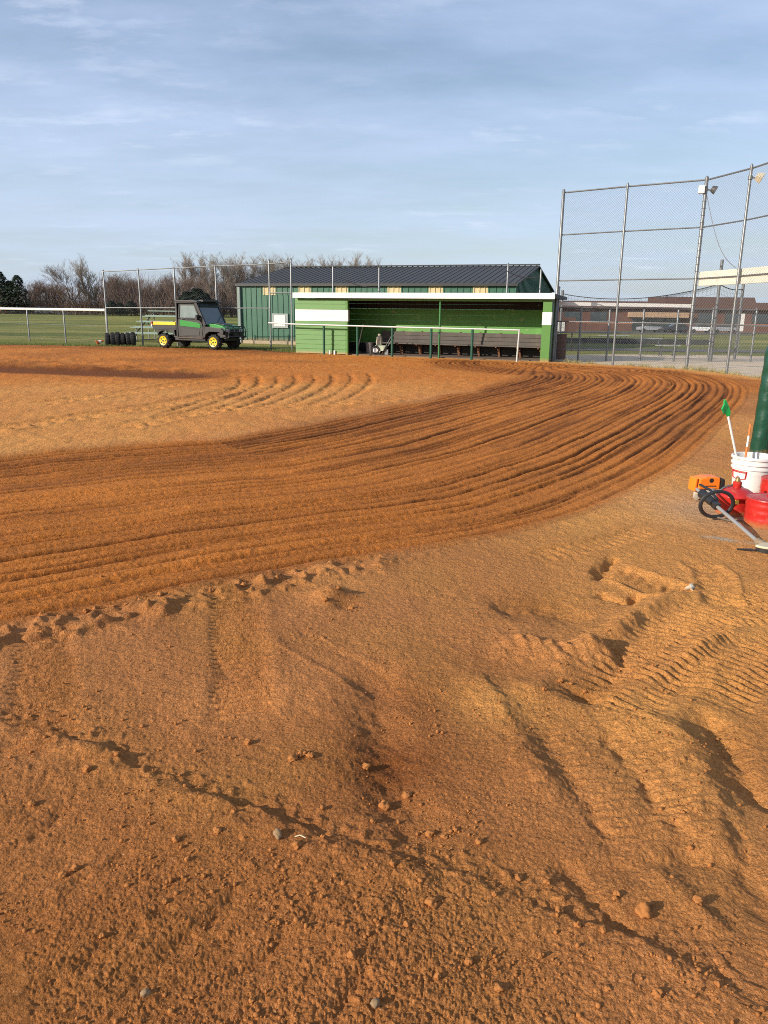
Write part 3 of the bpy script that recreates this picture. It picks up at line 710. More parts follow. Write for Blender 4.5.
# backstop
BP = [(5.83, 27.38), (7.52, 25.95), (9.44, 24.55), (9.87, 22.6), (10.1, 19.9), (10.1, 17.2)]
bs = thing('backstop', (BP[0][0], BP[0][1], 0), 0, 'very tall galvanised chain link backstop bending around home plate', 'backstop')
for i, p in enumerate(BP):
    rr = .052 if i in (0, 2) else .038
    MB().tube([(p[0], p[1], -.15), (p[0], p[1], 5.56), (p[0], p[1], 5.6)], [rr, rr, rr * .5], 12).build('post', GALV, bs, world=True)
for z in (5.5, 4.17, 2.69, 1.35):
    for i in range(len(BP) - 1):
        a, b = Vector((*BP[i], z)), Vector((*BP[i + 1], z)); n = (b - a).cross(Vector((0, 0, 1))).normalized() * .05
        MB().tube([a - n, b - n], .026 if z > 5 else .021, 8).build('rail', GALV, bs, world=True)
for i in range(len(BP) - 1):
    MB().chain(BP[i], BP[i + 1], -.05, 5.5, .080, .0022).build('chain_link_mesh', WIRE, bs, world=True, recalc=False)
for i in range(26): MB().torus((BP[2][0], BP[2][1], .3 + i * .2), .06, .006, 12, 5).build('wire_tie', WIRE, bs, world=True)

# banner pad on the upper rail
ban = thing('banner_pad', (BP[2][0], BP[2][1], 2.47), 0, 'long cream padded board fixed along the backstop rail', 'banner')
for i in (2, 3, 4):
    a, b = Vector((*BP[i], 0)), Vector((*BP[i + 1], 0)); d = (b - a).normalized(); n = Vector((d.y, -d.x, 0))
    if n.x < 0: n = -n
    c = (a + b) / 2 + n * .11
    MB().box((c.x, c.y, 2.68), ((b - a).length - .01, .06, .42), math.atan2(d.y, d.x)).build('panel', CREAM, ban, .012, world=True)
# floodlights
for (p, z, yaw, lb) in ((BP[2], 5.22, -.25, 'square white floodlight near the top of the thick backstop post'), (BP[3], 5.25, -.4, 'tan floodlight tilted down at the right end backstop post')):
    fl = thing('floodlight', (p[0], p[1], z), yaw, lb, 'floodlight', 'floodlights on the backstop')
    first = z < 5.24; hm_ = mat('dark lamp housing', (.06, .06, .062), .5) if first else mat('tan lamp housing', (.58, .50, .36), .5, 0, .1, 6); kx = .72 if first else .85
    hb = MB(); prof = [(.0, -.11), (.11, -.10), (.15, .0), (.17, .10), (.155, .105), (.10, .02)]
    hb.lathe([(a * kx, b * kx) for a, b in prof], (.22, 0, 0), 14 if first else 4, 'X', R=Matrix.Rotation(.45, 3, 'Y')).build('housing', hm_, fl, .006)
    MB().lathe([(.0, .085 * kx), (.12 * kx, .085 * kx), (.12 * kx, .095 * kx), (0, .1 * kx)], (.22, 0, 0), 4, 'X', R=Matrix.Rotation(.45, 3, 'Y')).build('lens', mat('grey lamp glass', (.3, .31, .32), .15), fl)
    if first: MB().box((-.12, -.03, .0), (.17, .15, .22)).build('ballast_box', mat('pale lamp box', (.66, .66, .64), .5), fl, .008)
    MB().tube([(-.05, 0, 0), (.06, 0, 0), (.16, 0, -.02)], .022, 8).tube([(0, 0, -.05), (0, 0, .05)], .062, 10).build('bracket', GALV, fl)
pa, pb = Vector((BP[2][0] + .03, BP[2][1] - .06, 5.05)), at(736, 268, 22.7)
P = []
for i in range(13):
    q = i / 12; p = pa.lerp(pb, q); p.z -= .42 * math.sin(PI * q); P.append(p)
o = MB().tube([p - P[0] for p in P], .010, 6).build('power_cable', mat('grey cable', (.16, .16, .17), .5), None); o.location = P[0]; tag(o, 'thin slack cable hanging from the floodlight towards the cream pad', 'cable')

# rear fence with white cap, gate, net, barrel, signs
RFp = [(6.05, 28.3), (6.95, 28.35), (8.0, 28.45), (9.25, 28.55), (10.5, 28.6), (11.75, 28.6), (13.4, 28.8)]
rfn = fence('rear_fence', RFp, [1.86] * 7, -.05, [(1.82, 1.82, 0, 6), (.95, .95, 0, 6)], .08, .002, 'man high chain link fence with white top strip behind the backstop')
MB().bar((6.05, 28.25, 1.95), (10.95, 28.55, 1.93), .05, .12).build('rail_cap', WHITEP, rfn, world=True)
gt = [(5.75, 27.62), (6.02, 28.02), (6.2, 28.9), (6.3, 29.8)]
gate = fence('side_gate', gt, [2.05, 2.5, 2.45, 2.0], -.05, [(1.95, 1.95, 0, 3), (1.25, 1.25, 0, 3), (.65, .65, 0, 3)], .09, .0022, 'narrow chain link gate between dugout and backstop', 'gate', pr=.05)
t = thing('steel_drum', (6.42, 29.3, -.03), 0, 'rusty brown steel drum behind the side gate', 'drum')
MB().lathe([(.28, 0), (.29, .02), (.285, .3), (.30, .31), (.285, .33), (.285, .6), (.30, .61), (.285, .63), (.29, .9), (.275, .9), (.27, .06), (0, .05)], n=24).build('body', RUSTB, t)
t = thing('notice_board', (8.1, 36.0, -.05), .1, 'white notice on a small brown board beyond the gate', 'sign')
MB().bx(-.5, .5, -.03, .03, .85, 1.5).build('board', mat('brown board', (.13, .06, .04), .7), t); MB().bx(-.42, .0, -.05, -.033, .88, 1.3).build('notice', WHITEP, t)
MB().tube([(-.4, .06, -.1), (-.4, .06, 1.4)], .035).build('post', DARKW, t); MB().tube([(.4, .06, -.1), (.4, .06, 1.4)], .035).build('post', DARKW, t)

cage = thing('batting_cage_net', (11.95, 28.9, -.05), 0, 'dark sagging batting cage net slung between grey poles', 'net')
cp = [Vector((12.02, 29.0, 0)), Vector((13.6, 30.6, 0)), Vector((7.3, 33.2, 0))]
for p, tz in ((cp[0], 3.55), (cp[1], 2.9), (cp[2], 2.55)): MB().tube([(p.x, p.y, -.1), (p.x, p.y, tz)], .055, 10).build('pole', GALV, cage, world=True)
def net_edge(a, za, b, zb, sag, q): p = a.lerp(b, q); return Vector((p.x, p.y, za + (zb - za) * q - sag * math.sin(PI * q) ** .8))
nb = MB(); cab = MB()
for a, za, b, zb, sag, n in ((cp[0], 2.72, cp[2], 2.42, .36, 44), (cp[0], 2.72, cp[1], 2.6, .1, 16)):
    top = [net_edge(a, za, b, zb, sag, i / n) for i in range(n + 1)]
    cab.tube(top, .018, 6)
    for i in range(n + 1): nb.tube([top[i], Vector((top[i].x, top[i].y, .1))], .0035, 3, False)
    for k in range(1, 17):
        nb.tube([Vector((p.x, p.y, .1 + (p.z - .1) * k / 17)) for p in top], .0035, 3, False)
fold = [net_edge(cp[0], 2.72, cp[2], 2.42, .36, i / 44) for i in range(17)]
for i in range(16):
    for k in range(4): nb.tube([fold[i] - Vector((0, 0, .02 * k)), fold[i + 1] - Vector((0, 0, .02 + .03 * k))], .006, 3, False)
nb.build('net', WIRED, cage, world=True, recalc=False); cab.build('cable', WIRED, cage, world=True)

ALU = mat('dull aluminium', (.50, .50, .49), .4, .5, .1, 6)
def bleacher(name, loc, rz, n, L, label, scale=1., m=ALU, fr=GALV):
    t = thing(name, loc, rz, label, 'bleachers')
    for i in range(n):
        z = .4 + .28 * i; yy = .55 * i
        MB().bx(-L / 2, L / 2, yy, yy + .26, z, z + .045).build('seat_plank', m, t)
        if i: MB().bx(-L / 2, L / 2, yy - .27, yy - .02, z - .24, z - .2).build('foot_plank', m, t)
    for x in (-L / 2 + .3, 0, L / 2 - .3):
        f = MB(); f.bar((x, 0, .05), (x, .55 * n, .05), .05); f.bar((x, .02, .05), (x, .55 * (n - 1) + .2, .28 * (n - 1) + .38), .05)
        for i in range(n): f.bar((x, .55 * i + .12, .03), (x, .55 * i + .12, .4 + .28 * i), .045)
        f.build('frame', fr, t)
    return t
bleacher('bleachers', (-11.6, 40.2, -.05), math.radians(-18), 5, 4.2, 'five row green tinted bleachers behind the tall fence', m=mat('grey green plank', (.16, .22, .19), .5, .2, .15, 3))
def team_bench(loc, rz, L, label):
    t = thing('players_bench', loc, rz, label, 'bench', 'benches beyond the backstop')
    MB().bx(-L / 2, L / 2, -.13, .13, .42, .465).build('seat', ALU, t)
    for x in (-L / 2 + .2, L / 2 - .2): MB().bar((x, -.15, 0), (x, 0, .42), .04).bar((x, .15, 0), (x, 0, .42), .04).build('leg', GALV, t)
    return t
team_bench((11.6, 32.4, -.05), .05, .95, 'aluminium bench on the gravel behind the rear fence')
team_bench((16.6, 57.5, -.33), .02, 2.2, 'far white bench on the grass beyond the dark barrier')
team_bench((15.6, 46.6, -.2), .02, 1.4, 'short white bench standing before the dark barrier')
fb = thing('field_barrier', (11.5, 49.5, -.2), -.06, 'low black fabric barrier lying across the far grass', 'barrier')
for i in range(5): MB().bx(-.6 + i * 1.9, -.6 + i * 1.9 + 1.86, -.05, .05, 0, .36).build('panel', mat('black barrier fabric', (.03, .034, .034), .8, 0, .3, 2), fb, .02)
for i in range(6): MB().tube([(-.62 + i * 1.9, .09, -.1), (-.62 + i * 1.9, .09, .46)], .03, 8).build('post', GALV, fb)
fence('pipe_rail', [(17.4, 45.6), (20.4, 46.6), (23.5, 47.6)], [.62, .64, .66], -.3, [(.6, .64, 0, 2)], 0, 0, 'low grey pipe rail on the grass left of the net pole')
t = thing('sign_post', (15.6, 34.8, -.05), 0, 'white upright board on a post beyond the net', 'sign'); MB().bx(-.09, .09, -.02, .02, 1.0, 1.75).build('board', WHITEP, t); MB().tube([(0, .045, -.1), (0, .045, 1.7)], .025).build('post', GALV, t)

# ------------------------------------------------------------------ school
BRICK = mat('red brown brick', (.125, .055, .038), .85, 0, .2, .6, .2, 8)
BRICKL = mat('orange brick pier', (.36, .15, .075), .85, 0, .15, .8)
ROOFB = mat('brown mansard roof', (.085, .042, .030), .8, 0, .15, .4)
sch = thing('school_building', (38, 152, -1.4), math.radians(-4), 'long low brown brick school with flat roof bands far behind the backstop', 'building')
MB().bx(-6, 46, 0, 22, -.5, 4.1).build('wall', BRICK, sch)
MB().prism([(-1.0, 4.1), (-.5, 5.45), (22, 5.45), (22, 4.1)], -7, 47, 'X').build('roof', ROOFB, sch)
MB().prism([(4, 5.46), (5.2, 6.5), (18, 6.5), (18, 5.46)], 16, 33, 'X').build('upper_roof', ROOFB, sch)
MB().bx(8, 19, -1.5, -.02, 2.55, 3.5).build('canopy', mat('tan canopy band', (.40, .26, .16), .8), sch)
MB().bx(-6.01, 46, -.06, -.01, 1.3, 1.5).build('sill_band', BRICKL, sch)
for i in range(10):
    x = -4 + i * 5
    if 7 < x + 1.4 < 20: continue
    w = MB().bx(x, x + 3.2, -.05, -.01, 1.6, 3.5).build('window', mat('brown window frame', (.06, .045, .04), .5), sch); MB().bx(x + .12, x + 3.08, -.075, -.053, 1.7, 3.4).build('pane', GLASSD, w)
MB().bx(9, 18, -.08, -.02, -.3, 2.4).build('entrance_glazing', GLASSD, sch)
MB().bx(47.02, 90, -20, 14, -.6, 4.3).build('wing_wall', BRICK, sch)
MB().prism([(-21, 4.3), (-20.4, 5.5), (14, 5.5), (14, 4.3)], 46.6, 91, 'X').build('wing_roof', ROOFB, sch)
for i in range(8):
    x = 48.2 + i * 5.2
    w = MB().bx(x + 1.2, x + 5.1, -20.05, -20.01, .9, 4.1).build('window', mat('brown window frame', (.06, .045, .04), .5), sch); MB().bx(x + 1.35, x + 4.95, -20.09, -20.053, 1.0, 4.0).build('pane', GLASSD, w)
    MB().bx(x - .2, x + 1.15, -20.45, -20.0, -.4, 4.29).build('pier', BRICKL, sch)
    MB().bx(x + 1.16, x + 5.0, -20.2, -20.0, -.4, .85).build('brick_panel', BRICKL, sch)

def car(loc, rz, m, label, group, van=False):
    t = thing('parked_car', loc, rz, label, 'car', group)
    prof = [(-2.2, .35), (-2.25, .8), (-2.1, .95), (1.1, 1.0), (2.1, .85), (2.25, .6), (2.2, .35)]
    MB().prism(prof, -.85, .85, 'Y').build('body', m, t, .06)
    top = [(-1.9, .96), (-1.5, 1.45), (.3, 1.48), (1.15, 1.0)] if not van else [(-2.1, .96), (-2.0, 1.75), (.9, 1.75), (1.6, 1.0)]
    MB().prism(top, -.76, .76, 'Y').build('cabin', GLASSD, t, .05)
    z = top[1][1]; MB().bx(top[1][0] + .05, top[2][0] - .05, -.72, .72, z - .01, z + .05).build('roof', m, t)
    for x in (-1.35, 1.35):
        for s in (-.8, .8): MB().lathe([(.0, -.1), (.32, -.1), (.32, .1), (0, .1)], (x, s, .32), 14, 'Y').build('wheel', RUBBER, t)
    return t
CW, CR_, CG, CD = mat('white car paint', (.75, .75, .74), .3), mat('orange car paint', (.6, .16, .05), .3), mat('silver car paint', (.4, .41, .42), .3, .3), mat('dark car paint', (.04, .045, .055), .3)
for px, Y, m_, lb in ((700, 137, CW, 'white car parked in front of the school just right of the thick backstop post'), (675, 137, CD, 'dark car parked left of the white car by the school'), (650, 139, CG, 'silver car parked by the school seen between rear fence posts'),
                      (664, 139, CD, 'dark car parked between a silver and another dark car'), (724, 136, CG, 'silver car parked right of the white car near the net pole')):
    p = at(px, 330, Y); car((p.x, Y, float(gz(p.x, Y)) + .04), random.uniform(-.1, .1) + (PI if random.random() < .5 else 0), m_, lb, 'cars parked before the school')
for px, Y, m_, lb, vn in ((0, 190, CR_, 'orange car far off at the left end of the grass', False), (9, 191, CG, 'silver car far off beside the evergreens', False), (14.5, 192, CW, 'white car far off under the evergreens', False), (45, 190, CW, 'white van parked at the far grass edge below the big bare tree', True)):
    p = at(px, 313, Y); car((p.x, Y, float(gz(p.x, Y))), random.uniform(-.2, .2), m_, lb, 'cars beyond the left field', vn)
p = at(62, 313, 191)
t = thing('white_shed', (p.x, 191, -.05), 0, 'small white shed at the foot of the far trees', 'shed'); MB().bx(-1.5, 1.5, 0, 2.4, 0, 1.3).build('wall', WHITEP, t); MB().prism([(-1.65, 1.3), (1.65, 1.3), (1.5, 1.6), (-1.5, 1.6)], -.1, 2.5, 'Y').build('roof', mat('pale shed roof', (.55, .55, .54), .6), t)
MB().bx(-.4, .4, -.03, -.003, 0, 1.1).build('door', GREYB, t)

# ------------------------------------------------------------------ trees
BARK = [mat('grey brown bark', (.12, .09, .07), .9, 0, .2, 1), mat('pale grey bark', (.20, .18, .15), .9, 0, .2, 1), mat('brown twigs', (.15, .098, .072), .9, 0, .25, .5), mat('pale twigs', (.25, .205, .165), .9, 0, .25, .5)]
NEEDLE = mat('dark evergreen needles', (.018, .032, .014), .8, 0, .5, .7)
def bare_tree(hgt, spread, seed, tall=False, dens=1.):
    rnd = random.Random(seed); tr, cr = MB(), MB()
    def grow(p, d, L, r, lev):
        n = 3; pts = [p]; rs = [r]
        for i in range(n):
            d = (d + Vector((rnd.gauss(0, .13), rnd.gauss(0, .13), rnd.gauss(.05, .08)))).normalized()
            p = p + d * (L / n); pts.append(p); rs.append(r * (1 - .5 * (i + 1) / n))
        (tr if lev < 2 else cr).tube(pts, rs, 5 if lev < 2 else 3, False)
        if lev >= 4 or L < .35: return
        k = [11, 8, 7, 5][lev]
        for j in range(k):
            q = rnd.uniform(.28 if lev == 0 else .15, 1.); i = min(int(q * n), n - 1); b = pts[i].lerp(pts[i + 1], q * n - i)
            az = rnd.uniform(0, 2 * PI); tilt = rnd.uniform(.35, .9) if not tall else rnd.uniform(.25, .65)
            if not tall and lev == 0: tilt = rnd.uniform(.5, 1.05)
            ax = d.cross(Vector((math.cos(az), math.sin(az), .3))).normalized()
            nd = (Matrix.Rotation(tilt, 3, ax) @ d).normalized(); nd = (nd + Vector((0, 0, .12))).normalized()
            grow(b, nd, L * rnd.uniform(.42, .62) * (spread if lev == 0 else 1), max(rs[min(i + 1, n)] * .6, .0125), lev + 1)
    grow(Vector((0, 0, -.2)), Vector((0, 0, 1)), hgt * (.72 if not tall else .85), hgt * .018, 0)
    return tr, cr
def tree_proto(i, hgt, spread, tall, bark, twig):
    tr, cr = bare_tree(hgt, spread, i * 13 + 5, tall, 1.)
    root = thing('bare_tree', (0, 0, 0)); tr.build('trunk', BARK[bark], root, recalc=False); cr.build('crown', BARK[twig], root, recalc=False)
    return root
def evergreen(hgt, rad, seed):
    rnd = random.Random(seed); root = thing('evergreen_tree', (0, 0, 0))
    MB().tube([(0, 0, -.2), (0, 0, hgt * .9)], [hgt * .02, .03], 6).build('trunk', BARK[0], root)
    m = MB()
    for _ in range(1500):
        q = rnd.random() ** .8; z = hgt * (.06 + .94 * q); r = rad * (1 - q) ** .55 * (.55 + .5 * rnd.random()) * (1 + .25 * math.sin(z * 2.3 + seed)) + .1
        a = rnd.uniform(0, 2 * PI); c = Vector((r * math.cos(a), r * math.sin(a), z)); s = rnd.uniform(.25, .55)
        out = Vector((math.cos(a), math.sin(a), -.25)); sd = Vector((-math.sin(a), math.cos(a), rnd.uniform(-.5, .5)))
        m.add([c - sd * s * .6, c + sd * s * .6, c + out * s * 1.2 + Vector((0, 0, rnd.uniform(-.3, .2)))], [(0, 1, 2)])
    m.build('crown', NEEDLE, root, recalc=False)
    return root
protos = [tree_proto(0, 10.5, 1.15, False, 0, 2), tree_proto(1, 9.5, 1.25, False, 0, 2), tree_proto(2, 11.5, 1.0, False, 0, 2), tree_proto(3, 12.8, .7, True, 1, 3), tree_proto(4, 12.2, .75, True, 1, 3), tree_proto(5, 11.0, 1.1, False, 0, 2)]
evp = [evergreen(9.5, 2.6, 1), evergreen(7.5, 2.4, 2)]
used = set()
TREEG = 'bare trees along the far edge of the field'
def plant(kind, px, Y, s, label, group=TREEG, rz=None):
    pr = kind if not isinstance(kind, int) else protos[kind]
    d = ray(px, 310); x = d[0] / d[1] * Y
    o = pr if pr.name not in used else copy_tree(pr)
    used.add(pr.name)
    o.location = (x, Y, float(gz(x, Y))); o.rotation_euler = (0, 0, random.uniform(0, 6.28)); o.scale = (s, s, s) if not isinstance(kind, int) else ((s * .9, s * .9, s * .84) if kind in (3, 4) else (s * .92, s * .92, s * .78))
    tag(o, label, 'tree', group); return o
plant(0, 76, 188, 1.12, 'big round bare tree at the far left beside the pale trunks')
for px, k, s in ((90, 3, .98), (97, 4, .92)): plant(k, px, 190, s, 'pale upright bare tree right of the big round bare tree', 'pale trees by the round tree')
for k, px, s in ((0, 3, 1.0), (1, 12, 1.0), (0, 20, .92)): plant(evp[k], px, 186, s, 'dark evergreen among bare trees at the far left', 'evergreens at the far left')
rr = random.Random(5)
for px in (108, 122, 133, 145, 157, 168, 178, -190, -150, -110, -75, -40, -15, 30, 38, 52, 62, 104, 116, 127, 138, 150, 163, 172):
    plant(rr.choice((0, 1, 2, 5)), px + rr.uniform(-3, 3), 195 + rr.uniform(-4, 12), (rr.uniform(.72, .86) if 25 < px < 66 else rr.uniform(.82, .95)), 'brown bushy bare tree in the line beyond the far grass')
for px in (192, 204, 214, 224, 234, 244, 255, 264, 273, 284, 295, 306, 317, 328, 338, 348, 357, 367, 375, 186, 199, 208, 219, 229, 238, 250, 259, 268, 279, 290, 300, 311, 322, 332, 343, 352, 362, 371):
    plant(rr.choice((3, 4, 3, 4, 2)), px + rr.uniform(-3, 3), 194 + rr.uniform(-4, 12), rr.uniform(1.0, 1.14) if px < 260 else rr.uniform(1.0, 1.1), 'tall pale twigged bare tree rising behind the vehicle and barn', 'tall bare trees behind the barn')
for px, s in ((112, .5), (120, .45), (131, .5), (188, .85), (198, .95), (205, .8)): plant(evp[1], px, 184, s, 'low dark evergreen at the foot of the bare trees', 'low evergreens below the bare trees').scale = (s * 1.5, s * 1.5, s * .9)
plant(1, 632, 205, .78, 'lone round bare tree behind the school roof', 'tree behind the school')
ug = MB(); ru = random.Random(9)
for _ in range(34000):
    px = ru.uniform(-200, 378); Y = ru.uniform(187, 206); d = ray(px, 310); x = d[0] / d[1] * Y
    b = Vector((x, Y, (ru.uniform(0, 8.5) * ru.random() ** .7 if 98 < px < 245 else ru.uniform(0, 6.5) * ru.random() ** 1.3))); d2 = Vector((ru.gauss(0, .4), ru.gauss(0, .4), 1)); L = ru.uniform(.8, 2.8)
    ug.tube([b, b + d2 * L * .6, b + d2 * L + Vector((ru.gauss(0, .2), 0, 0))], [.035, .027, .015], 3, False)
tag(ug.build('undergrowth', BARK[2], None, recalc=False), 'tangled brown brush filling the foot of the tree line', 'brush', kind='stuff')

# grass blades along the far edges of the dirt
gbm = MB(); rg = random.Random(4)
def blades(a, b, n, wid, hh):
    for _ in range(n):
        t_ = rg.random(); x = a[0] + (b[0] - a[0]) * t_ + rg.gauss(0, wid); y_ = a[1] + (b[1] - a[1]) * t_ + rg.gauss(0, wid)
        h_ = rg.uniform(.4, 1) * hh; an = rg.uniform(0, 6.28); w = .008; c, s = math.cos(an) * w, math.sin(an) * w; lx, ly = rg.gauss(0, .35) * h_, rg.gauss(0, .35) * h_
        gbm.add([(x - c, y_ - s, -.06), (x + c, y_ + s, -.06), (x + lx, y_ + ly, h_ - .05)], [(0, 1, 2)])
for i in range(len(EDGE) - 9): pass
for a, b in ((EDGE[0], EDGE[1]), (EDGE[1], EDGE[3]), (EDGE[3], EDGE[4]), ((-6.5, 33.6), (-3.9, 32.6))): blades((a[0], a[1] + .5), (b[0], b[1] + .5), 3500, .35, .13)
DRYG = mat('dry straw grass', (.30, .25, .10), .9, 0, .35, 2)
tag(gbm.build('grass', mat('short green blades', (.13, .14, .035), .9, 0, .4, 1.5), None, recalc=False), 'short grass blades along the far edge of the dirt', 'grass', kind='stuff')
gbm = MB()
for i in range(len(BP) - 2):
    blades(BP[i], BP[i + 1], 160, .10, .15)
    for _ in range(3):
        q = rg.random(); c = (BP[i][0] + (BP[i + 1][0] - BP[i][0]) * q, BP[i][1] + (BP[i + 1][1] - BP[i][1]) * q); blades(c, c, 70, .10, .2)
c = (9.6, 23.9); blades(c, c, 120, .14, .24)
tag(gbm.build('dry_grass', DRYG, None, recalc=False), 'straw coloured grass tufts at the foot of the backstop', 'grass', kind='stuff')

# ------------------------------------------------------------------ utility vehicle (x forward, rear axle at the origin)
ga = thing('utility_vehicle', (-9.12, 34.0, .0), math.radians(-25), 'green and charcoal utility vehicle with yellow wheels and a short cargo bed', 'vehicle')
WB, TR = 2.42, .62
ga.location.z = .0
def wheel(x, y, s):
    t_ = MB(); prof = [(.17, -.13), (.24, -.14), (.285, -.11), (.305, -.06), (.305, .06), (.285, .11), (.24, .14), (.17, .13)]
    t_.lathe(prof, (x, y, .305), 28, 'Y')
    for i in range(22):
        a = 2 * PI * i / 22; c = Vector((x + .30 * math.cos(a), y + (.06 if i % 2 else -.06), .305 + .30 * math.sin(a)))
        t_.box(c, (.035, .15, .04), R=Matrix.Rotation(-a + PI / 2, 3, 'Y'))
    w_ = t_.build('wheel', RUBBER, ga)
    MB().lathe([(.0, -.02), (.05, -.03), (.12, .02), (.16, .05), (.185, .05), (.185, -.09), (.0, -.09)], (x, y + s * .0, .305), 24, 'Y', R=Matrix.Rotation(PI if s > 0 else 0, 3, 'Z')).build('rim', YEL, w_) if False else None
    rp = [(.20, .10), (.195, .15), (.18, .148), (.15, .134), (.05, .14), (.045, .15), (0, .15)]
    r_ = MB().lathe([(a, s * b) for a, b in rp], (x, y, .305), 24, 'Y').build('rim', YEL, w_)
    hb = MB()
    for i in range(5):
        a = 2 * PI * i / 5; hb.box((x + .12 * math.cos(a), y + s * .14, .305 + .12 * math.sin(a)), (.05, .02, .05), R=Matrix.Rotation(-a, 3, 'Y'))
    hb.lathe([(.032, s * .14), (.03, s * .17), (0, s * .175)], (x, y, .305), 12, 'Y').build('hub', BLACK, w_)
for x in (0, 2.6):
    for s in (-1, 1): wheel(x, s * TR, s)
# chassis, floor and arches
MB().bx(-.45, 2.75, -.42, .42, .34, .5).bx(.45, 1.95, -.66, .66, .33, .44).build('chassis', BLACK, ga, .02)
MB().tube([(0, -TR, .305), (0, TR, .305)], .05, 8).tube([(WB, -TR, .305), (WB, TR, .305)], .05, 8).bx(-.2, .2, -.3, .3, .25, .55).build('axles', BLACK, ga)
bed = MB()
bed.bx(-.68, .56, -.70, .70, .78, .84)
for s in (-1, 1): bed.bx(-.68, .56, s * .70 - (.03 if s > 0 else 0), s * .70 + (0 if s > 0 else .03), .84, 1.0)
bed.bx(.53, .56, -.66, .66, .84, 1.14).bx(-.68, -.64, -.66, .66, .84, 1.12)
bd = bed.build('cargo_bed', CHAR, ga, .008)
for s in (-1, 1):
    MB().prism([(-.66, 1.0), (.56, 1.0), (.56, 1.14), (-.60, 1.15)], s * .725, s * .685, 'Y').build('side_stripe', YEL, bd, .006)
    MB().bx(-.74, -.685, s * .69 - .05, s * .69 + .05, .92, 1.04).build('tail_lamp', mat('white tail lamp', (.7, .66, .62), .3), bd, .006)
    MB().bx(-.72, -.69, s * .69 - .05, s * .69 + .05, 1.043, 1.14).build('reflector', mat('red reflector', (.55, .05, .03), .3), bd)
    MB().prism([(-.42, .52), (-.36, .66), (-.2, .74), (.2, .74), (.36, .66), (.44, .52), (.5, .52), (.46, .77), (-.5, .77)], s * .70, s * .44, 'Y').build('rear_fender', BLACK, ga, .01)
# cab
cab_side = [(.60, .44), (1.86, .44), (1.93, .62), (1.98, .95), (1.93, 1.15), (1.62, 1.98), (1.50, 2.05), (.68, 2.05), (.60, 1.98)]
for s in (-1, 1):
    y0, y1 = s * .715, s * .665
    fr = MB()
    fr.bar((.63, s * .69, .45), (.63, s * .69, 2.02), .07).bar((.62, s * .69, 2.02), (1.55, s * .69, 2.02), .06, .07).bar((1.55, s * .69, 2.03), (1.97, s * .69, 1.0), .07).bar((.62, s * .69, .45), (1.88, s * .69, .45), .06).bar((1.97, s * .69, 1.0), (1.88, s * .69, .45), .07)
    fr.build('door_frame', CHAR if s < 0 else CHAR, ga, .01)
    dr = MB().prism([(.68, .49), (1.83, .49), (1.90, .9), (1.82, 1.27), (.68, 1.27)], s * .71, s * .675, 'Y').build('door', CHAR, ga, .012)
    MB().prism([(.78, .98), (1.78, .90), (1.80, 1.03), (1.70, 1.13), (.78, 1.25)], s * .724, s * .711, 'Y').build('green_panel', GRN, dr, .004)
    MB().prism([(.90, .55), (1.70, .55), (1.74, .78), (.84, .88)], s * .722, s * .712, 'Y').build('lower_panel', mat('grey plastic', (.032, .032, .031), .6, dirtc=(.12, .08, .05), dirt_amt=.15), dr, .006)
    MB().prism([(.74, 1.33), (1.74, 1.33), (1.52, 1.93), (.80, 1.93)], s * .70, s * .69, 'Y').build('window', GLASS, dr)
    wf = MB()
    P = [(.74, 1.33), (1.74, 1.33), (1.52, 1.93), (.80, 1.93)]
    for i in range(4): wf.bar((P[i][0], s * .70, P[i][1]), (P[(i + 1) % 4][0], s * .70, P[(i + 1) % 4][1]), .05)
    wf.build('window_frame', CHAR, dr)
    MB().bx(.86, 1.0, s * .735 - .012, s * .735 + .012, 1.275, 1.31).build('handle', BLACK, dr)
    mr_ = MB().box((1.74, s * .84, 1.36), (.08, .17, .24)).tube([(1.80, s * .69, 1.25), (1.78, s * .8, 1.3)], .018).build('mirror', BLACK, ga, .02)
    MB().prism([(WB - .46, .42), (WB - .40, .62), (WB - .22, .74), (WB + .22, .74), (WB + .42, .62), (WB + .46, .78), (WB + .3, .90), (1.98, .97), (1.92, .6)], s * .72, s * .40, 'Y').build('front_fender', CHAR, ga, .012)
MB().prism([(.56, 2.04), (1.66, 2.03), (1.74, 2.0), (1.70, 2.09), (1.5, 2.13), (.62, 2.13), (.54, 2.08)], -.76, .76, 'Y').build('roof', CHAR, ga, .02)
MB().bx(.58, .62, -.65, .65, .9, 2.02).build('rear_panel', GLASSD, ga)
R = Matrix.Rotation(math.atan2(-1.0, .42) , 3, 'Y')
wsf = MB().prism([(1.565, 2.02), (1.60, 2.03), (2.03, 1.04), (1.99, 1.02)], -.64, .64, 'Y').build('windshield', mat('smoky windscreen', (.07, .10, .105), .08, 0, .4, 3, spec=.9), ga)
for s in (-1, 1): MB().bar((1.59, s * .68, 2.04), (2.02, s * .68, 1.02), .08).build('windshield_pillar', BLACK, ga, .01)
MB().bar((1.60, -.66, 2.035), (1.60, .66, 2.035), .08).bar((1.70, -.62, 1.87), (1.70, .62, 1.87), .05).build('visor', BLACK, ga)
MB().bx(1.58, 1.82, -.5, .5, 2.05, 2.15).build('roof_light_bar', BLACK, ga, .02)
MB().bx(.75, 1.15, -.6, .6, .6, .82).bx(.68, .80, -.6, .6, .8, 1.35).build('seats', mat('black seat vinyl', (.02, .02, .02), .6), ga, .03)
MB().torus((1.62, .3, 1.15), .17, .016, 20, 6, Matrix.Rotation(-.9, 3, 'Y')).tube([(1.62, .3, 1.15), (1.9, .3, .95)], .02).build('steering_wheel', BLACK, ga)
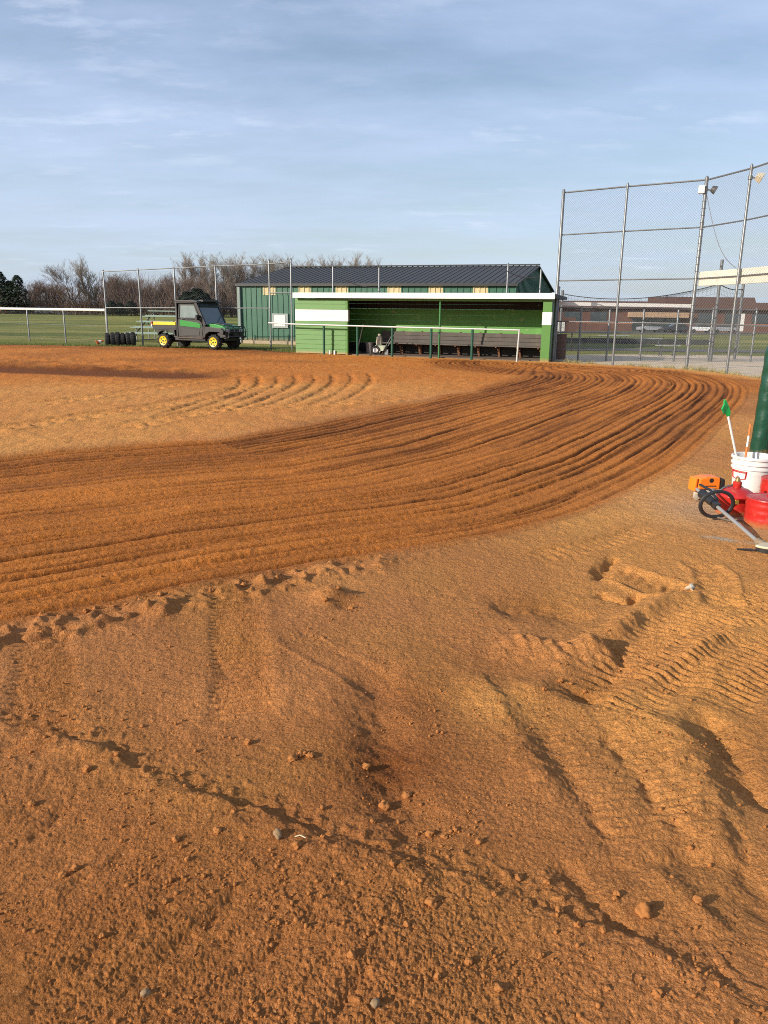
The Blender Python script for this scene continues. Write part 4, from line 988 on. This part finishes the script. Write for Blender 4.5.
hd = MB(); hd.prism([(2.0, .93), (2.0, 1.08), (2.30, 1.10), (2.72, 1.0), (2.86, .9), (2.86, .84)], -.56, .56, 'Y').build('hood', GRN, ga, .03)
MB().prism([(2.0, 1.083), (2.30, 1.104), (2.62, 1.03), (2.62, 1.06), (2.3, 1.13), (2.0, 1.11)], -.3, .3, 'Y').build('hood_centre', BLACK, ga, .01)
MB().prism([(2.50, .45), (2.90, .50), (2.90, .86), (2.70, .93), (2.5, .8)], -.60, .60, 'Y').build('grille', BLACK, ga, .02)
for s in (-1, 1):
    MB().bx(2.86, 2.915, s * .43 - .12, s * .43 + .12, .74, .86).build('headlight', mat('headlamp glass', (.45, .47, .48), .15), ga, .015)
bg = MB()
for y in (-.58, -.2, .2, .58): bg.tube([(2.80, y, .45), (3.02, y, .50), (3.05, y, .82), (2.96, y, .98)], .022, 8)
bg.tube([(2.96, -.6, .98), (2.96, .6, .98)], .025, 8).tube([(3.05, -.6, .74), (3.05, .6, .74)], .022, 8).tube([(3.03, -.62, .53), (3.03, .62, .53)], .028, 8)
bg.build('brush_guard', BLACK, ga)
MB().bx(2.98, 3.02, -.25, .25, .56, .68).build('winch_plate', BLACK, ga)

def stretch(o):                                           # long wheelbase, low cab
    if o.name.split('.')[0] in ('wheel',): return
    if o.type == 'MESH':
        for v in o.data.vertices:
            v.co.x = v.co.x + .11 if v.co.x < .5 else .61 + (v.co.x - .5) * 1.05
            if v.co.z > .5: v.co.z = .5 + (v.co.z - .5) * .90
    for c in o.children: stretch(c)
stretch(ga)

# ------------------------------------------------------------------ row of drag tyres and a cone
tp = thing('old_tyre', (0, 0, 0), 0)
def tyre_mesh():
    m_ = MB(); m_.lathe([(.20, -.10), (.26, -.125), (.32, -.11), (.345, -.07), (.345, .07), (.32, .11), (.26, .125), (.20, .10), (.19, .05), (.19, -.05), (.20, -.10)], (0, 0, 0), 28, 'Y')
    for i in range(26):
        a = 2 * PI * i / 26; m_.box((.343 * math.cos(a), .0, .343 * math.sin(a)), (.03, .16, .035), R=Matrix.Rotation(-a + PI / 2, 3, 'Y'))
    return m_
a, b = Vector((-12.5, 35.3, 0)), Vector((-11.45, 35.6, 0)); dv = (b - a)
bpy.data.objects.remove(tp)
t0 = tyre_mesh().build('old_tyre', RUBBER, None)
for i in range(6):
    o = t0 if i == 0 else t0.copy()
    if i: COL.objects.link(o)
    q = a + dv * (i / 5.); sc_ = .82 + .03 * (i % 3); o.location = (q.x, q.y, .345 * sc_ - .04); o.scale = (sc_, sc_, sc_)
    o.rotation_euler = (0, random.uniform(0, 3), math.atan2(dv.y, dv.x) - PI / 2 + random.uniform(-.12, .12))
    tag(o, 'worn black tyre standing in the row by the fence corner', 'tyre', 'tyres in a row by the fence corner')
t = thing('traffic_cone', (-12.95, 35.2, -.02), .4, 'small orange and white cone lying at the end of the tyre row', 'cone'); t.scale = (.75,) * 3
ORG = mat('faded orange plastic', (.75, .17, .03), .5, 0, .1, 8)
Rc = Matrix.Rotation(1.25, 3, 'Y')
MB().lathe([(.12, 0), (.105, .12)], (0, 0, .16), 16, R=Rc).build('cone', ORG, t); MB().lathe([(.104, .125), (.07, .27)], (0, 0, .16), 16, R=Rc).build('collar', WHITEP, t)
MB().lathe([(.069, .275), (.03, .42), (0, .42)], (0, 0, .16), 16, R=Rc).build('tip', ORG, t); MB().box(Vector((0, 0, .16)) + Rc @ Vector((0, 0, -.015)), (.32, .32, .03), R=Rc).build('base', ORG, t)

# ------------------------------------------------------------------ equipment at the right edge
REDC = mat('red can enamel', (.44, .018, .014), .32, 0, .12, 7, dirtc=(.36, .17, .10), dirt_amt=.20, dscale=9, splash=(.06, .8))
def at_ground(px, py):
    g_ = gp(px, py); return (g_[0], g_[1], H(*g_))
# padded post
g_ = at_ground(757, 464)
t = thing('padded_post', g_, .3, 'fence post wrapped in a glossy dark green vinyl pad at the right edge', 'post')
PADM = mat('glossy green vinyl', (.005, .052, .030), .22, 0, .1, 4, .5, 7, spec=.7, splash=(.18, .7), dirtc=(.12, .10, .06), dirt_amt=.06)
t.rotation_euler = (0, .035, .3)
pm = MB(); prof = [(.08, 0), (.100, .02)]
for i in range(1, 40):
    z = .02 + i * .031; prof.append((.099, z))
prof += [(.095, 1.27), (.085, 1.31), (.05, 1.335), (0, 1.34)]
pm.lathe(prof, n=28)
for i, v in enumerate(pm.v):
    a = math.atan2(v[1], v[0]); k = 1 + .022 * math.sin(2 * a + v[2] * 11) * math.sin(v[2] * 23 + a) + .012 * math.sin(3 * a - v[2] * 31)
    pm.v[i] = (v[0] * k, v[1] * k, v[2])
pm.build('pad', PADM, t)
MB().bx(-.015, .015, -.107, -.096, .02, 1.22).build('seam_flap', PADM, t)
MB().tube([(0, 0, -.1), (0, 0, 1.30)], .03, 10).build('post', GALV, t)
# bucket
g_ = at_ground(749, 497); BKX, BKY, BKZ = g_
bkt = thing('plastic_bucket', g_, 0, 'white plastic bucket with red emblem holding sticks beside the padded post', 'bucket')
BKM = mat('white bucket plastic', (.66, .65, .62), .4, 0, .04, 5, dirtc=(.50, .36, .24), dirt_amt=.16, dscale=9, splash=(.10, .7))
MB().lathe([(.14, 0), (.15, .01), (.172, .27), (.185, .272), (.185, .285), (.174, .288), (.175, .312), (.190, .314), (.190, .328), (.176, .331), (.178, .36), (.193, .362), (.193, .38), (.182, .385), (.172, .38), (.150, .02), (0, .015)], n=40).build('body', BKM, bkt)
RLAB = mat('red print', (.5, .03, .03), .5)
def on_bucket(a, z, o_=.0025):
    r_ = .15 + (.172 - .15) * (z - .01) / .26 + o_; return Vector((r_ * math.sin(a), -r_ * math.cos(a), z))
a0 = math.atan2(-BKX, BKY) - .72
em = MB()
def emline(p, q, w):
    n = 6
    for i in range(n):
        u0, u1 = i / n, (i + 1) / n
        A = (p[0] + (q[0] - p[0]) * u0, p[1] + (q[1] - p[1]) * u0); B = (p[0] + (q[0] - p[0]) * u1, p[1] + (q[1] - p[1]) * u1)
        em.bar(on_bucket(a0 + A[0], A[1]), on_bucket(a0 + B[0], B[1]), w, .004)
LP = [(-.46, .255), (.46, .255), (.42, .19), (.14, .18), (.0, .205), (-.14, .18), (-.42, .19)]
for i in range(7): emline(LP[i], LP[(i + 1) % 7], .015)
emline((-.45, .246), (.45, .246), .026)
em.build('emblem', RLAB, bkt)
MB().tube([(.186, 0, .33), (.2, -.05, .26), (.19, -.10, .2), (.15, -.16, .16)], .004, 6).build('bail_handle', GALV, bkt)
# sticks in the bucket
a = at(737.5, 462, BKY - .04); b = at(727.5, 413, BKY - .10)
fg = thing('green_scoop', (a.x, a.y, BKZ + .02), 0, 'white rod with a bright green plastic scoop standing in the bucket', 'tool')
lo = a + (a - b).normalized() * .28
MB().tube([lo, b], .0105, 10).build('handle', mat('white rod', (.72, .70, .66), .4), fg, world=True)
sc_ = MB(); dr_ = (b - a).normalized(); sx = Vector((1, 0, 0)); sx = (sx - dr_ * sx.dot(dr_)).normalized(); nn = sx.cross(dr_)
out = [(-.012, -.03, 0), (.016, -.03, 0), (.028, .0, -.006), (.024, .06, -.01), (.008, .125, 0), (-.006, .13, 0), (-.022, .09, .014), (-.052, .065, .03), (-.045, .02, .026), (-.02, .0, .008)]
fr_ = [b + sx * p[0] + dr_ * p[1] + nn * (p[2] + .01) for p in out]; bk_ = [b + sx * p[0] + dr_ * p[1] + nn * (p[2] - .012) for p in out]
n = len(out); sc_.add(fr_ + bk_, [tuple(range(n)), tuple(range(2 * n - 1, n - 1, -1))] + [(i, n + i, n + (i + 1) % n, (i + 1) % n) for i in range(n)])
sc_.build('scoop', mat('bright green plastic', (.01, .38, .08), .35), fg, .003, world=True)
a = at(745, 460, BKY + .08); b = at(750.5, 424, BKY + .14)
st_ = thing('marking_stick', (a.x, a.y, BKZ + .02), 0, 'orange and white banded stick leaning in the white bucket', 'stick')
lo = a + (a - b).normalized() * .3
for i in range(6):
    MB().tube([lo.lerp(b, i / 6), lo.lerp(b, (i + 1) / 6 - .003)], .009, 8).build('band', ORG if i % 2 else mat('white band', (.7, .66, .6), .5), st_, world=True)
a = at(766, 470, BKY - .02); b = at(775, 446, BKY)
yt = thing('hand_trowel', (a.x, a.y, BKZ + .02), 0, 'yellow handled tool poking out over the right rim of the bucket', 'tool')
MB().tube([a - Vector((.02, 0, .22)), a], .007, 8).build('shank', GALV, yt, world=True)
MB().tube([a, a.lerp(b, .3), a.lerp(b, .8), b], [.014, .02, .02, .012], 10).build('handle', mat('yellow grip', (.72, .42, .06), .45), yt, world=True)
# fuel cans
def fuel_can(px, py, r, h, label, yaw, dome, lab=True, bands=(), noff=0.):
    g_ = at_ground(px, py)
    t = thing('fuel_can', g_, yaw, label, 'fuel can', 'red fuel cans beside the bucket')
    prof = [(r * .96, 0), (r, .012)]
    for z in bands: prof += [(r, z - .014), (r * 1.025, z), (r, z + .014)]
    prof += [(r, h), (r * 1.02, h + .006), (r, h + .014), (r * .92, h + dome * .35), (r * .6, h + dome * .8), (r * .25, h + dome), (.028, h + dome), (.028, h + dome + .012)]
    bd_ = MB().lathe(prof, n=36).build('body', REDC, t)
    z = h + dome * (1 if not noff else .6); nx = noff * r
    MB().lathe([(.03, z - .02), (.034, z + .02), (.034, z + .045), (.028, z + .05), (0, z + .05)], (nx, 0, 0), 16).build('neck', REDC, t)
    MB().lathe([(.022, z + .05), (.022, z + .058), (.013, z + .08), (.008, z + .085), (0, z + .085)], (nx, 0, 0), 12).build('cap', mat('brass cap', (.30, .20, .08), .4, .5), t)
    P = [(r * .8 * math.cos(q), 0, h + dome * .3 + .055 * math.sin(q)) for q in [PI * i / 10 for i in range(11)]]
    if lab: MB().tube([(p[0], p[1] + .05, p[2]) for p in P], .007, 8).build('bail_handle', GALV, t)
    if lab: 
        lm = MB()
        aa = math.atan2(g_[0], g_[1]) 
        for i in range(4):
            u0, u1 = -aa - yaw + .06 - .12 + i * .06, -aa - yaw + .06 - .12 + (i + 1) * .06
            def Q(u, zz): return (1.006 * r * math.sin(u), -1.006 * r * math.cos(u), zz)
            lm.add([Q(u0, h * .72), Q(u1, h * .72), Q(u1, h * .95), Q(u0, h * .95)], [(0, 1, 2, 3)])
        lm.build('label', mat('yellow sticker', (.75, .55, .08), .5), t)
    return t
fuel_can(733.5, 514, .152, .15, 'dome shouldered red fuel can with spout cap in front of the bucket', .28, .07, True)
fuel_can(766.5, 526, .170, .205, 'ribbed red fuel can nearest the camera at the right edge', .3, .025, False, (.05, .11, .165), .6)
fuel_can(777, 507, .155, .235, 'red fuel can behind the ribbed one at the right edge', .3, .03, False, (.06, .16), .6)
# string trimmer
g_ = at_ground(704, 500)
tr = thing('string_trimmer', g_, 0, 'orange string trimmer lying on the dirt with black loop handle', 'trimmer')
ea = Vector((2.80, 6.82, 0)); ORT = mat('bright orange housing', (.85, .20, .015), .38, 0, .06, 8)
A = at(713, 503, 6.0); B = at(760, 543.5, 5.26); sd = (B - A).normalized()
gx, gy, gzz = g_
eng = MB(); eng.prism([(-.135, .125), (-.12, .245), (-.04, .265), (.10, .262), (.115, .24), (.115, .125)], -.085, .085, 'Y')
TY = .10
def tl(m_): 
    c, s = math.cos(TY), math.sin(TY); m_.v = [(.80 * (c * p[0] - s * p[1] + .005), .80 * (s * p[0] + c * p[1]), .80 * p[2] + .005) for p in m_.v]; return m_
ob = tl(eng).build('engine_cover', ORT, tr, .016)
tl(MB().prism([(-.178, .10), (-.165, .25), (-.138, .25), (-.145, .10)], -.075, .075, 'Y')).build('air_guard', ORT, tr, .008)
k_ = MB().lathe([(0, .0), (.026, 0), (.026, .012), (0, .016)], (.01, -.086, .225), 14, 'Y', R=None)
k_.v = [(p[0], -.172 - p[1] if False else p[1], p[2]) for p in k_.v]
tl(k_).build('choke_knob', BLACK, tr)
tl(MB().bx(-.05, .07, -.0875, -.0865, .158, .168)).build('emblem_strip', BLACK, tr)
tl(MB().prism([(.12, .12), (.12, .255), (.175, .235), (.18, .13)], -.08, .08, 'Y')).build('muffler_cover', BLACK, tr, .012)
MUD = mat('grimy pale fuel tank', (.46, .40, .31), .45, 0, .15, 12, dirtc=(.2, .12, .07), dirt_amt=.3, dscale=14)
tk = MB(); tk.prism([(-.115, .03), (-.10, .118), (.03, .118), (.045, .06), (.02, .012), (-.08, .008)], -.07, .07, 'Y'); tl(tk).build('fuel_tank', MUD, tr, .014)
tl(MB().lathe([(.03, 0), (.034, -.03), (.0, -.034)], (-.125, -.03, .035), 14, 'Y')).build('tank_cap', MUD, tr)
tl(MB().lathe([(.0, -.08), (.045, -.08), (.055, -.06), (.055, .05), (0, .05)], (.03, -.03, .085), 16, 'Y').torus((.02, -.115, .08), .04, .006, 16, 6, Matrix.Rotation(PI / 2, 3, 'X'))).build('starter_housing', mat('grey cast metal', (.30, .29, .27), .45, .4, .2, 14), tr)
MB().tube([A - sd * .30, B], .0145, 12).build('shaft', mat('brushed shaft', (.40, .39, .36), .38, .5, .1, 8), tr, world=True)
MB().tube([A - sd * .12 + Vector((0, 0, .0)), A - sd * .05, A + sd * .04], [.036, .034, .024], 12).tube([A - sd * .20, A - sd * .12], [.040, .036], 12).build('grip', BLACK, tr, world=True)
hx = sd.cross(Vector((0, 0, 1))).normalized(); hy = hx.cross(sd)
Rm = Matrix((hx, hy, sd)).transposed()
lc = A + sd * .06 + hy * .015
vR = Rm
MB().torus(lc + hx * .0, .118, .015, 36, 8, vR, 1.12, .92).build('loop_handle', BLACK, tr, world=True)
MB().box(A + sd * .05, (.05, .05, .07), R=Rm).build('handle_clamp', BLACK, tr, .006, world=True)
MB().tube([A - sd * .3 + Vector((.02, 0, .04)), A - sd * .15 + Vector((.04, 0, .05)), A + Vector((.03, 0, .03)), A + sd * .05], .011, 8).build('throttle_cable', BLACK, tr, world=True)
MB().tube([A + Vector((-.01, -.02, -.10)), A + Vector((.10, -.12, -.115)), A + Vector((.2, -.1, -.115))], .008, 6).build('strap', mat('olive strap', (.12, .10, .07), .8), tr, world=True)
MB().tube([B - sd * .04, B + sd * .03, B + sd * .09 + Vector((.01, 0, -.015))], [.026, .036, .03], 12).tube([B + sd * .05 + Vector((-.05, .01, .0)), B + sd * .05 + Vector((.06, 0, .0))], .02, 10).build('gear_head', mat('dusty gear head', (.26, .19, .12), .7, .1, .2, 14), tr, world=True)
gd = MB(); c = Vector((B.x + .06, B.y - .19, .045)); pts = []
for i in range(11):
    q = math.radians(200 + 14 * i); pts.append((c.x + .17 * math.cos(q), c.y + .10 + .13 * math.sin(q)))
pts += [(c.x + .10, c.y + .13), (c.x - .08, c.y + .12)]
gd.prism(pts, .045, .062, 'Z').build('guard', mat('dusty cream guard', (.55, .47, .32), .6, 0, .15, 9, dirtc=(.35, .25, .12), dirt_amt=.3), tr, .006, world=True)
MB().prism([(p[0] * 1 + .012, p[1] + .018) for p in pts], .006, .043, 'Z').build('guard_underside', BLACK, tr, .004, world=True)
MB().prism([(c.x - .155, c.y + .05), (c.x - .165, c.y + .085), (c.x - .27, c.y + .085)], .014, .026, 'Z').build('line_cutter', BLACK, tr, world=True)

# ------------------------------------------------------------------ clods, stones, leaf, crumbs
CLOD = mat('dry clod', (.34, .138, .043), .95, 0, .25, 2.5, 0, spec=.08); STONE = mat('grey tan stone', (.25, .165, .09), .9, 0, .25, 2.5, 0, spec=.1)
import bmesh
def rock_mesh(seed, rough=.25):
    bm = bmesh.new(); bmesh.ops.create_icosphere(bm, subdivisions=3, radius=1.)
    rs = np.random.RandomState(seed); off = rs.rand(3) * 50; sx = rs.uniform(.75, 1.2, 3)
    from mathutils import noise
    for v in bm.verts:
        n = noise.fractal(v.co * 1.5 + Vector(off), .8, 2., 5)
        v.co = Vector((v.co.x * sx[0], v.co.y * sx[1], v.co.z * sx[2] * .85)) * (1 + rough * n)
    me = bpy.data.meshes.new('clod'); bm.to_mesh(me); bm.free(); me.polygons.foreach_set('use_smooth', [True] * len(me.polygons)); return me
cm = [rock_mesh(i, .6) for i in range(6)]
for m_ in cm: m_.materials.append(CLOD)
sm_ = [rock_mesh(20 + i, .3) for i in range(2)]
for m_ in sm_: m_.materials.append(STONE)
def lump(name, me, px, py, rpx, label, cat, group=None):
    g_ = gp(px, py + rpx * .6); z = H(*g_); r_ = .82 * rpx * math.hypot(g_[0], g_[1], 1.6) / 769
    o = bpy.data.objects.new(name, me); COL.objects.link(o); o.location = (g_[0], g_[1], z + r_ * .38); o.scale = (r_, r_, r_)
    o.rotation_euler = (random.uniform(-.3, .3), random.uniform(-.3, .3), random.uniform(0, 6)); return tag(o, label, cat, group)
lump('dirt_clod', cm[0], 385, 795, 6.5, 'largest round clod with a long shadow in the middle of the foreground', 'clod')
lump('dirt_clod', cm[1], 407, 786, 5.5, 'round clod just right of the largest foreground clod', 'clod')
lump('dirt_clod', cm[2], 430, 828, 5, 'round clod above the dark rim in the foreground trough', 'clod')
lump('dirt_clod', cm[3], 643, 911, 7.5, 'big clod lying alone in the lower right dirt', 'clod')
lump('dirt_clod', cm[4], 432, 905, 6, 'round clod just below the dark broken rim', 'clod')
lump('pebble', sm_[0], 278, 837, 6, 'pale grey tan pebble on the rim at lower left of centre', 'pebble')
lump('pebble', sm_[1], 375, 1009, 6.5, 'smooth tan pebble near the bottom edge', 'pebble')
lump('pebble', sm_[0], 146, 996, 4.5, 'small grey pebble low in the left corner', 'pebble')
rc = random.Random(11)
G1 = 'small clods scattered over the foreground dirt'
spots = [(88, 770), (118, 757), (178, 842), (232, 818), (220, 832), (300, 845), (322, 838), (338, 880), (330, 930), (352, 962), (445, 832), (455, 828), (476, 838), (493, 900), (560, 915), (578, 928), (600, 935), (618, 892), (612, 900), (690, 846), (700, 905), (545, 885), (520, 880), (395, 870), (410, 862), (372, 820), (368, 760), (300, 752), (312, 753), (292, 758), (250, 740), (205, 880), (190, 862), (75, 868), (60, 875), (100, 940), (250, 1002), (470, 965), (500, 990), (540, 960), (610, 990), (655, 1000), (585, 686), (570, 684), (560, 678), (545, 690), (410, 930), (440, 985), (165, 905), (30, 800),
         (112, 604), (98, 609), (125, 601), (140, 600), (60, 615), (160, 592), (210, 590), (242, 586), (40, 612), (84, 606), (330, 590), (338, 598), (322, 600), (352, 605)]
for i, (px, py) in enumerate(spots):
    lump('dirt_clod', cm[i % 6], px + rc.uniform(-3, 3), py + rc.uniform(-3, 3), rc.uniform(2.2, 4.2) * (1.15 if py > 700 else .9), 'small brown clod among others on the raked dirt', 'clod', G1)
def crumbs():
    rs = np.random.RandomState(2)
    N = 9000
    px = rs.uniform(-60, 830, N); py = 575 + (1060 - 575) * rs.rand(N) ** .8
    g_ = np.array([gp(a, b) for a, b in zip(px, py)])
    cl = perlin(g_[:, 0] * 2.2, g_[:, 1] * 2.2, 130) + .5 * perlin(g_[:, 0] * 6, g_[:, 1] * 6, 131)
    sel = rs.rand(N) < np.clip(.10 + .9 * cl, .02, 1); g_ = g_[sel]
    z = dirt(g_[:, 0], g_[:, 1])[0]
    bm = bmesh.new(); bmesh.ops.create_icosphere(bm, subdivisions=1, radius=1.); base = np.array([v.co[:] for v in bm.verts]); fc = np.array([[v.index for v in f.verts] for f in bm.faces]); bm.free()
    n = len(g_); r_ = .0026 + .0062 * rs.rand(n) ** 5
    V = base[None] * (1 + .35 * (rs.rand(n, len(base), 1) - .5)) * r_[:, None, None] * rs.uniform(.7, 1.3, (n, 1, 3))
    V += np.stack([g_[:, 0], g_[:, 1], z + r_ * .45], 1)[:, None]
    Fc = fc[None] + (np.arange(n) * len(base))[:, None, None]
    me = bpy.data.meshes.new('dirt_crumbs'); me.from_pydata(V.reshape(-1, 3).tolist(), [], Fc.reshape(-1, 3).tolist()); me.materials.append(CLOD)
    me.polygons.foreach_set('use_smooth', [True] * len(me.polygons))
    o = bpy.data.objects.new('dirt_crumbs', me); COL.objects.link(o); tag(o, 'loose dirt crumbs strewn over the foreground', 'crumbs', kind='stuff')
crumbs()
# dry leaf
g_ = at_ground(690, 588)
lf_ = MB(); n = 14; ring = []
for i in range(n):
    q = 2 * PI * i / n; r_ = .042 * (.65 + .35 * abs(math.sin(2.5 * q))); ring.append((r_ * math.cos(q), .7 * r_ * math.sin(q), .02 + .018 * math.sin(q * 2 + .5)))
lf_.add([(0, 0, .008)] + ring, [(0, i + 1, (i + 1) % n + 1) for i in range(n)], False)
lf_.tube([(-.01, -.01, .012), (.01, -.05, .004), (.012, -.08, .0)], .002, 5)
o = lf_.build('dead_leaf', mat('bleached leaf', (.55, .47, .36), .7, 0, .2, 30), None); o.location = g_; o.rotation_euler.z = .5; tag(o, 'curled pale dead leaf lying on the tyre marked dirt', 'leaf')
sod = o.modifiers.new('thick', 'SOLIDIFY'); sod.thickness = .002
g_ = at_ground(300, 843); o = MB().tube([(-.016, 0, .006), (0, .003, .010), (.018, -.004, .006)], .0022, 5).build('straw', mat('dry straw', (.6, .5, .3), .7), None); o.location = g_; tag(o, 'tiny pale straw right of the grey pebble', 'straw')

# ------------------------------------------------------------------ light, sky, camera
SUN_EL, SUN_ROT = math.radians(22), math.radians(239)
sd_ = bpy.data.lights.new('sun', 'SUN'); sd_.energy = 5.0; sd_.angle = math.radians(.5); sd_.color = (1., .91, .77)
so = bpy.data.objects.new('sun', sd_); COL.objects.link(so)
to_sun = Vector((math.sin(SUN_ROT) * math.cos(SUN_EL), math.cos(SUN_ROT) * math.cos(SUN_EL), math.sin(SUN_EL)))
so.rotation_euler = to_sun.to_track_quat('Z', 'Y').to_euler()
w = bpy.data.worlds.new('World'); SC.world = w; w.use_nodes = True; nt = w.node_tree; bgn = nt.nodes['Background']
sky = nt.nodes.new('ShaderNodeTexSky'); sky.sky_type = 'NISHITA'; sky.sun_disc = False; sky.sun_elevation = SUN_EL; sky.sun_rotation = SUN_ROT; sky.air_density = 1.; sky.dust_density = 1.2; sky.ozone_density = 1.4
tc = nt.nodes.new('ShaderNodeTexCoord'); sep = nt.nodes.new('ShaderNodeSeparateXYZ'); nt.links.new(tc.outputs['Generated'], sep.inputs[0])
def mth(op, a, b):
    n = nt.nodes.new('ShaderNodeMath'); n.operation = op
    for i, v in enumerate((a, b)):
        if isinstance(v, (int, float)): n.inputs[i].default_value = v
        else: nt.links.new(v, n.inputs[i])
    return n.outputs[0]
zz = mth('ADD', mth('MAXIMUM', sep.outputs[2], 0.), .12)
cx, cy = mth('DIVIDE', sep.outputs[0], zz), mth('DIVIDE', sep.outputs[1], zz)
cmb = nt.nodes.new('ShaderNodeCombineXYZ'); nt.links.new(cx, cmb.inputs[0]); nt.links.new(cy, cmb.inputs[1])
mp = nt.nodes.new('ShaderNodeMapping'); mp.inputs['Rotation'].default_value = (0, 0, .25); mp.inputs['Scale'].default_value = (.55, 1.0, 1); nt.links.new(cmb.outputs[0], mp.inputs[0])
veil = maprange(nt, noise_node(nt, mp.outputs[0], .9, 7, .6), .38, .64)
wisp = maprange(nt, noise_node(nt, mp.outputs[0], 5.5, 8, .62), .52, .74)
spot = maprange(nt, noise_node(nt, mp.outputs[0], 1.3, 3, .5), .46, .66)
wz = mth('MULTIPLY', wisp, spot)
c1 = mix_rgb(nt, mth('ADD', mth('MULTIPLY', veil, .48), .22), sky.outputs[0], (4.9, 5.95, 8.3))
hz = maprange(nt, sep.outputs[2], .0, .26, .55, .0)
c1 = mix_rgb(nt, hz, c1, (4.9, 5.9, 7.0))
c2 = mix_rgb(nt, mth('MULTIPLY', wz, .5), c1, (7.2, 7.9, 9.2))
nt.links.new(c2, bgn.inputs[0]); bgn.inputs[1].default_value = .108
cd = bpy.data.cameras.new('camera'); cam = bpy.data.objects.new('camera', cd); COL.objects.link(cam)
cd.sensor_fit = 'VERTICAL'; cd.sensor_height = 24; cd.lens = F / 1024 * 24; cd.clip_start = .05; cd.clip_end = 3000
cam.location = (0, 0, CAM_H)
cam.rotation_euler = (Matrix.Rotation(PI / 2 - PITCH, 3, 'X') @ Matrix.Rotation(ROLL, 3, 'Z')).to_euler()
SC.camera = cam
vs = SC.view_settings; vs.view_transform = 'Standard'; vs.look = 'None'; vs.gamma = 1; vs.use_curve_mapping = False; vs.exposure = 0.27
SC.cycles.use_denoising = False; SC.cycles.pixel_filter_type = 'BLACKMAN_HARRIS'; SC.cycles.filter_width = 1.0
SC.render.resolution_x, SC.render.resolution_y = 768, 1024
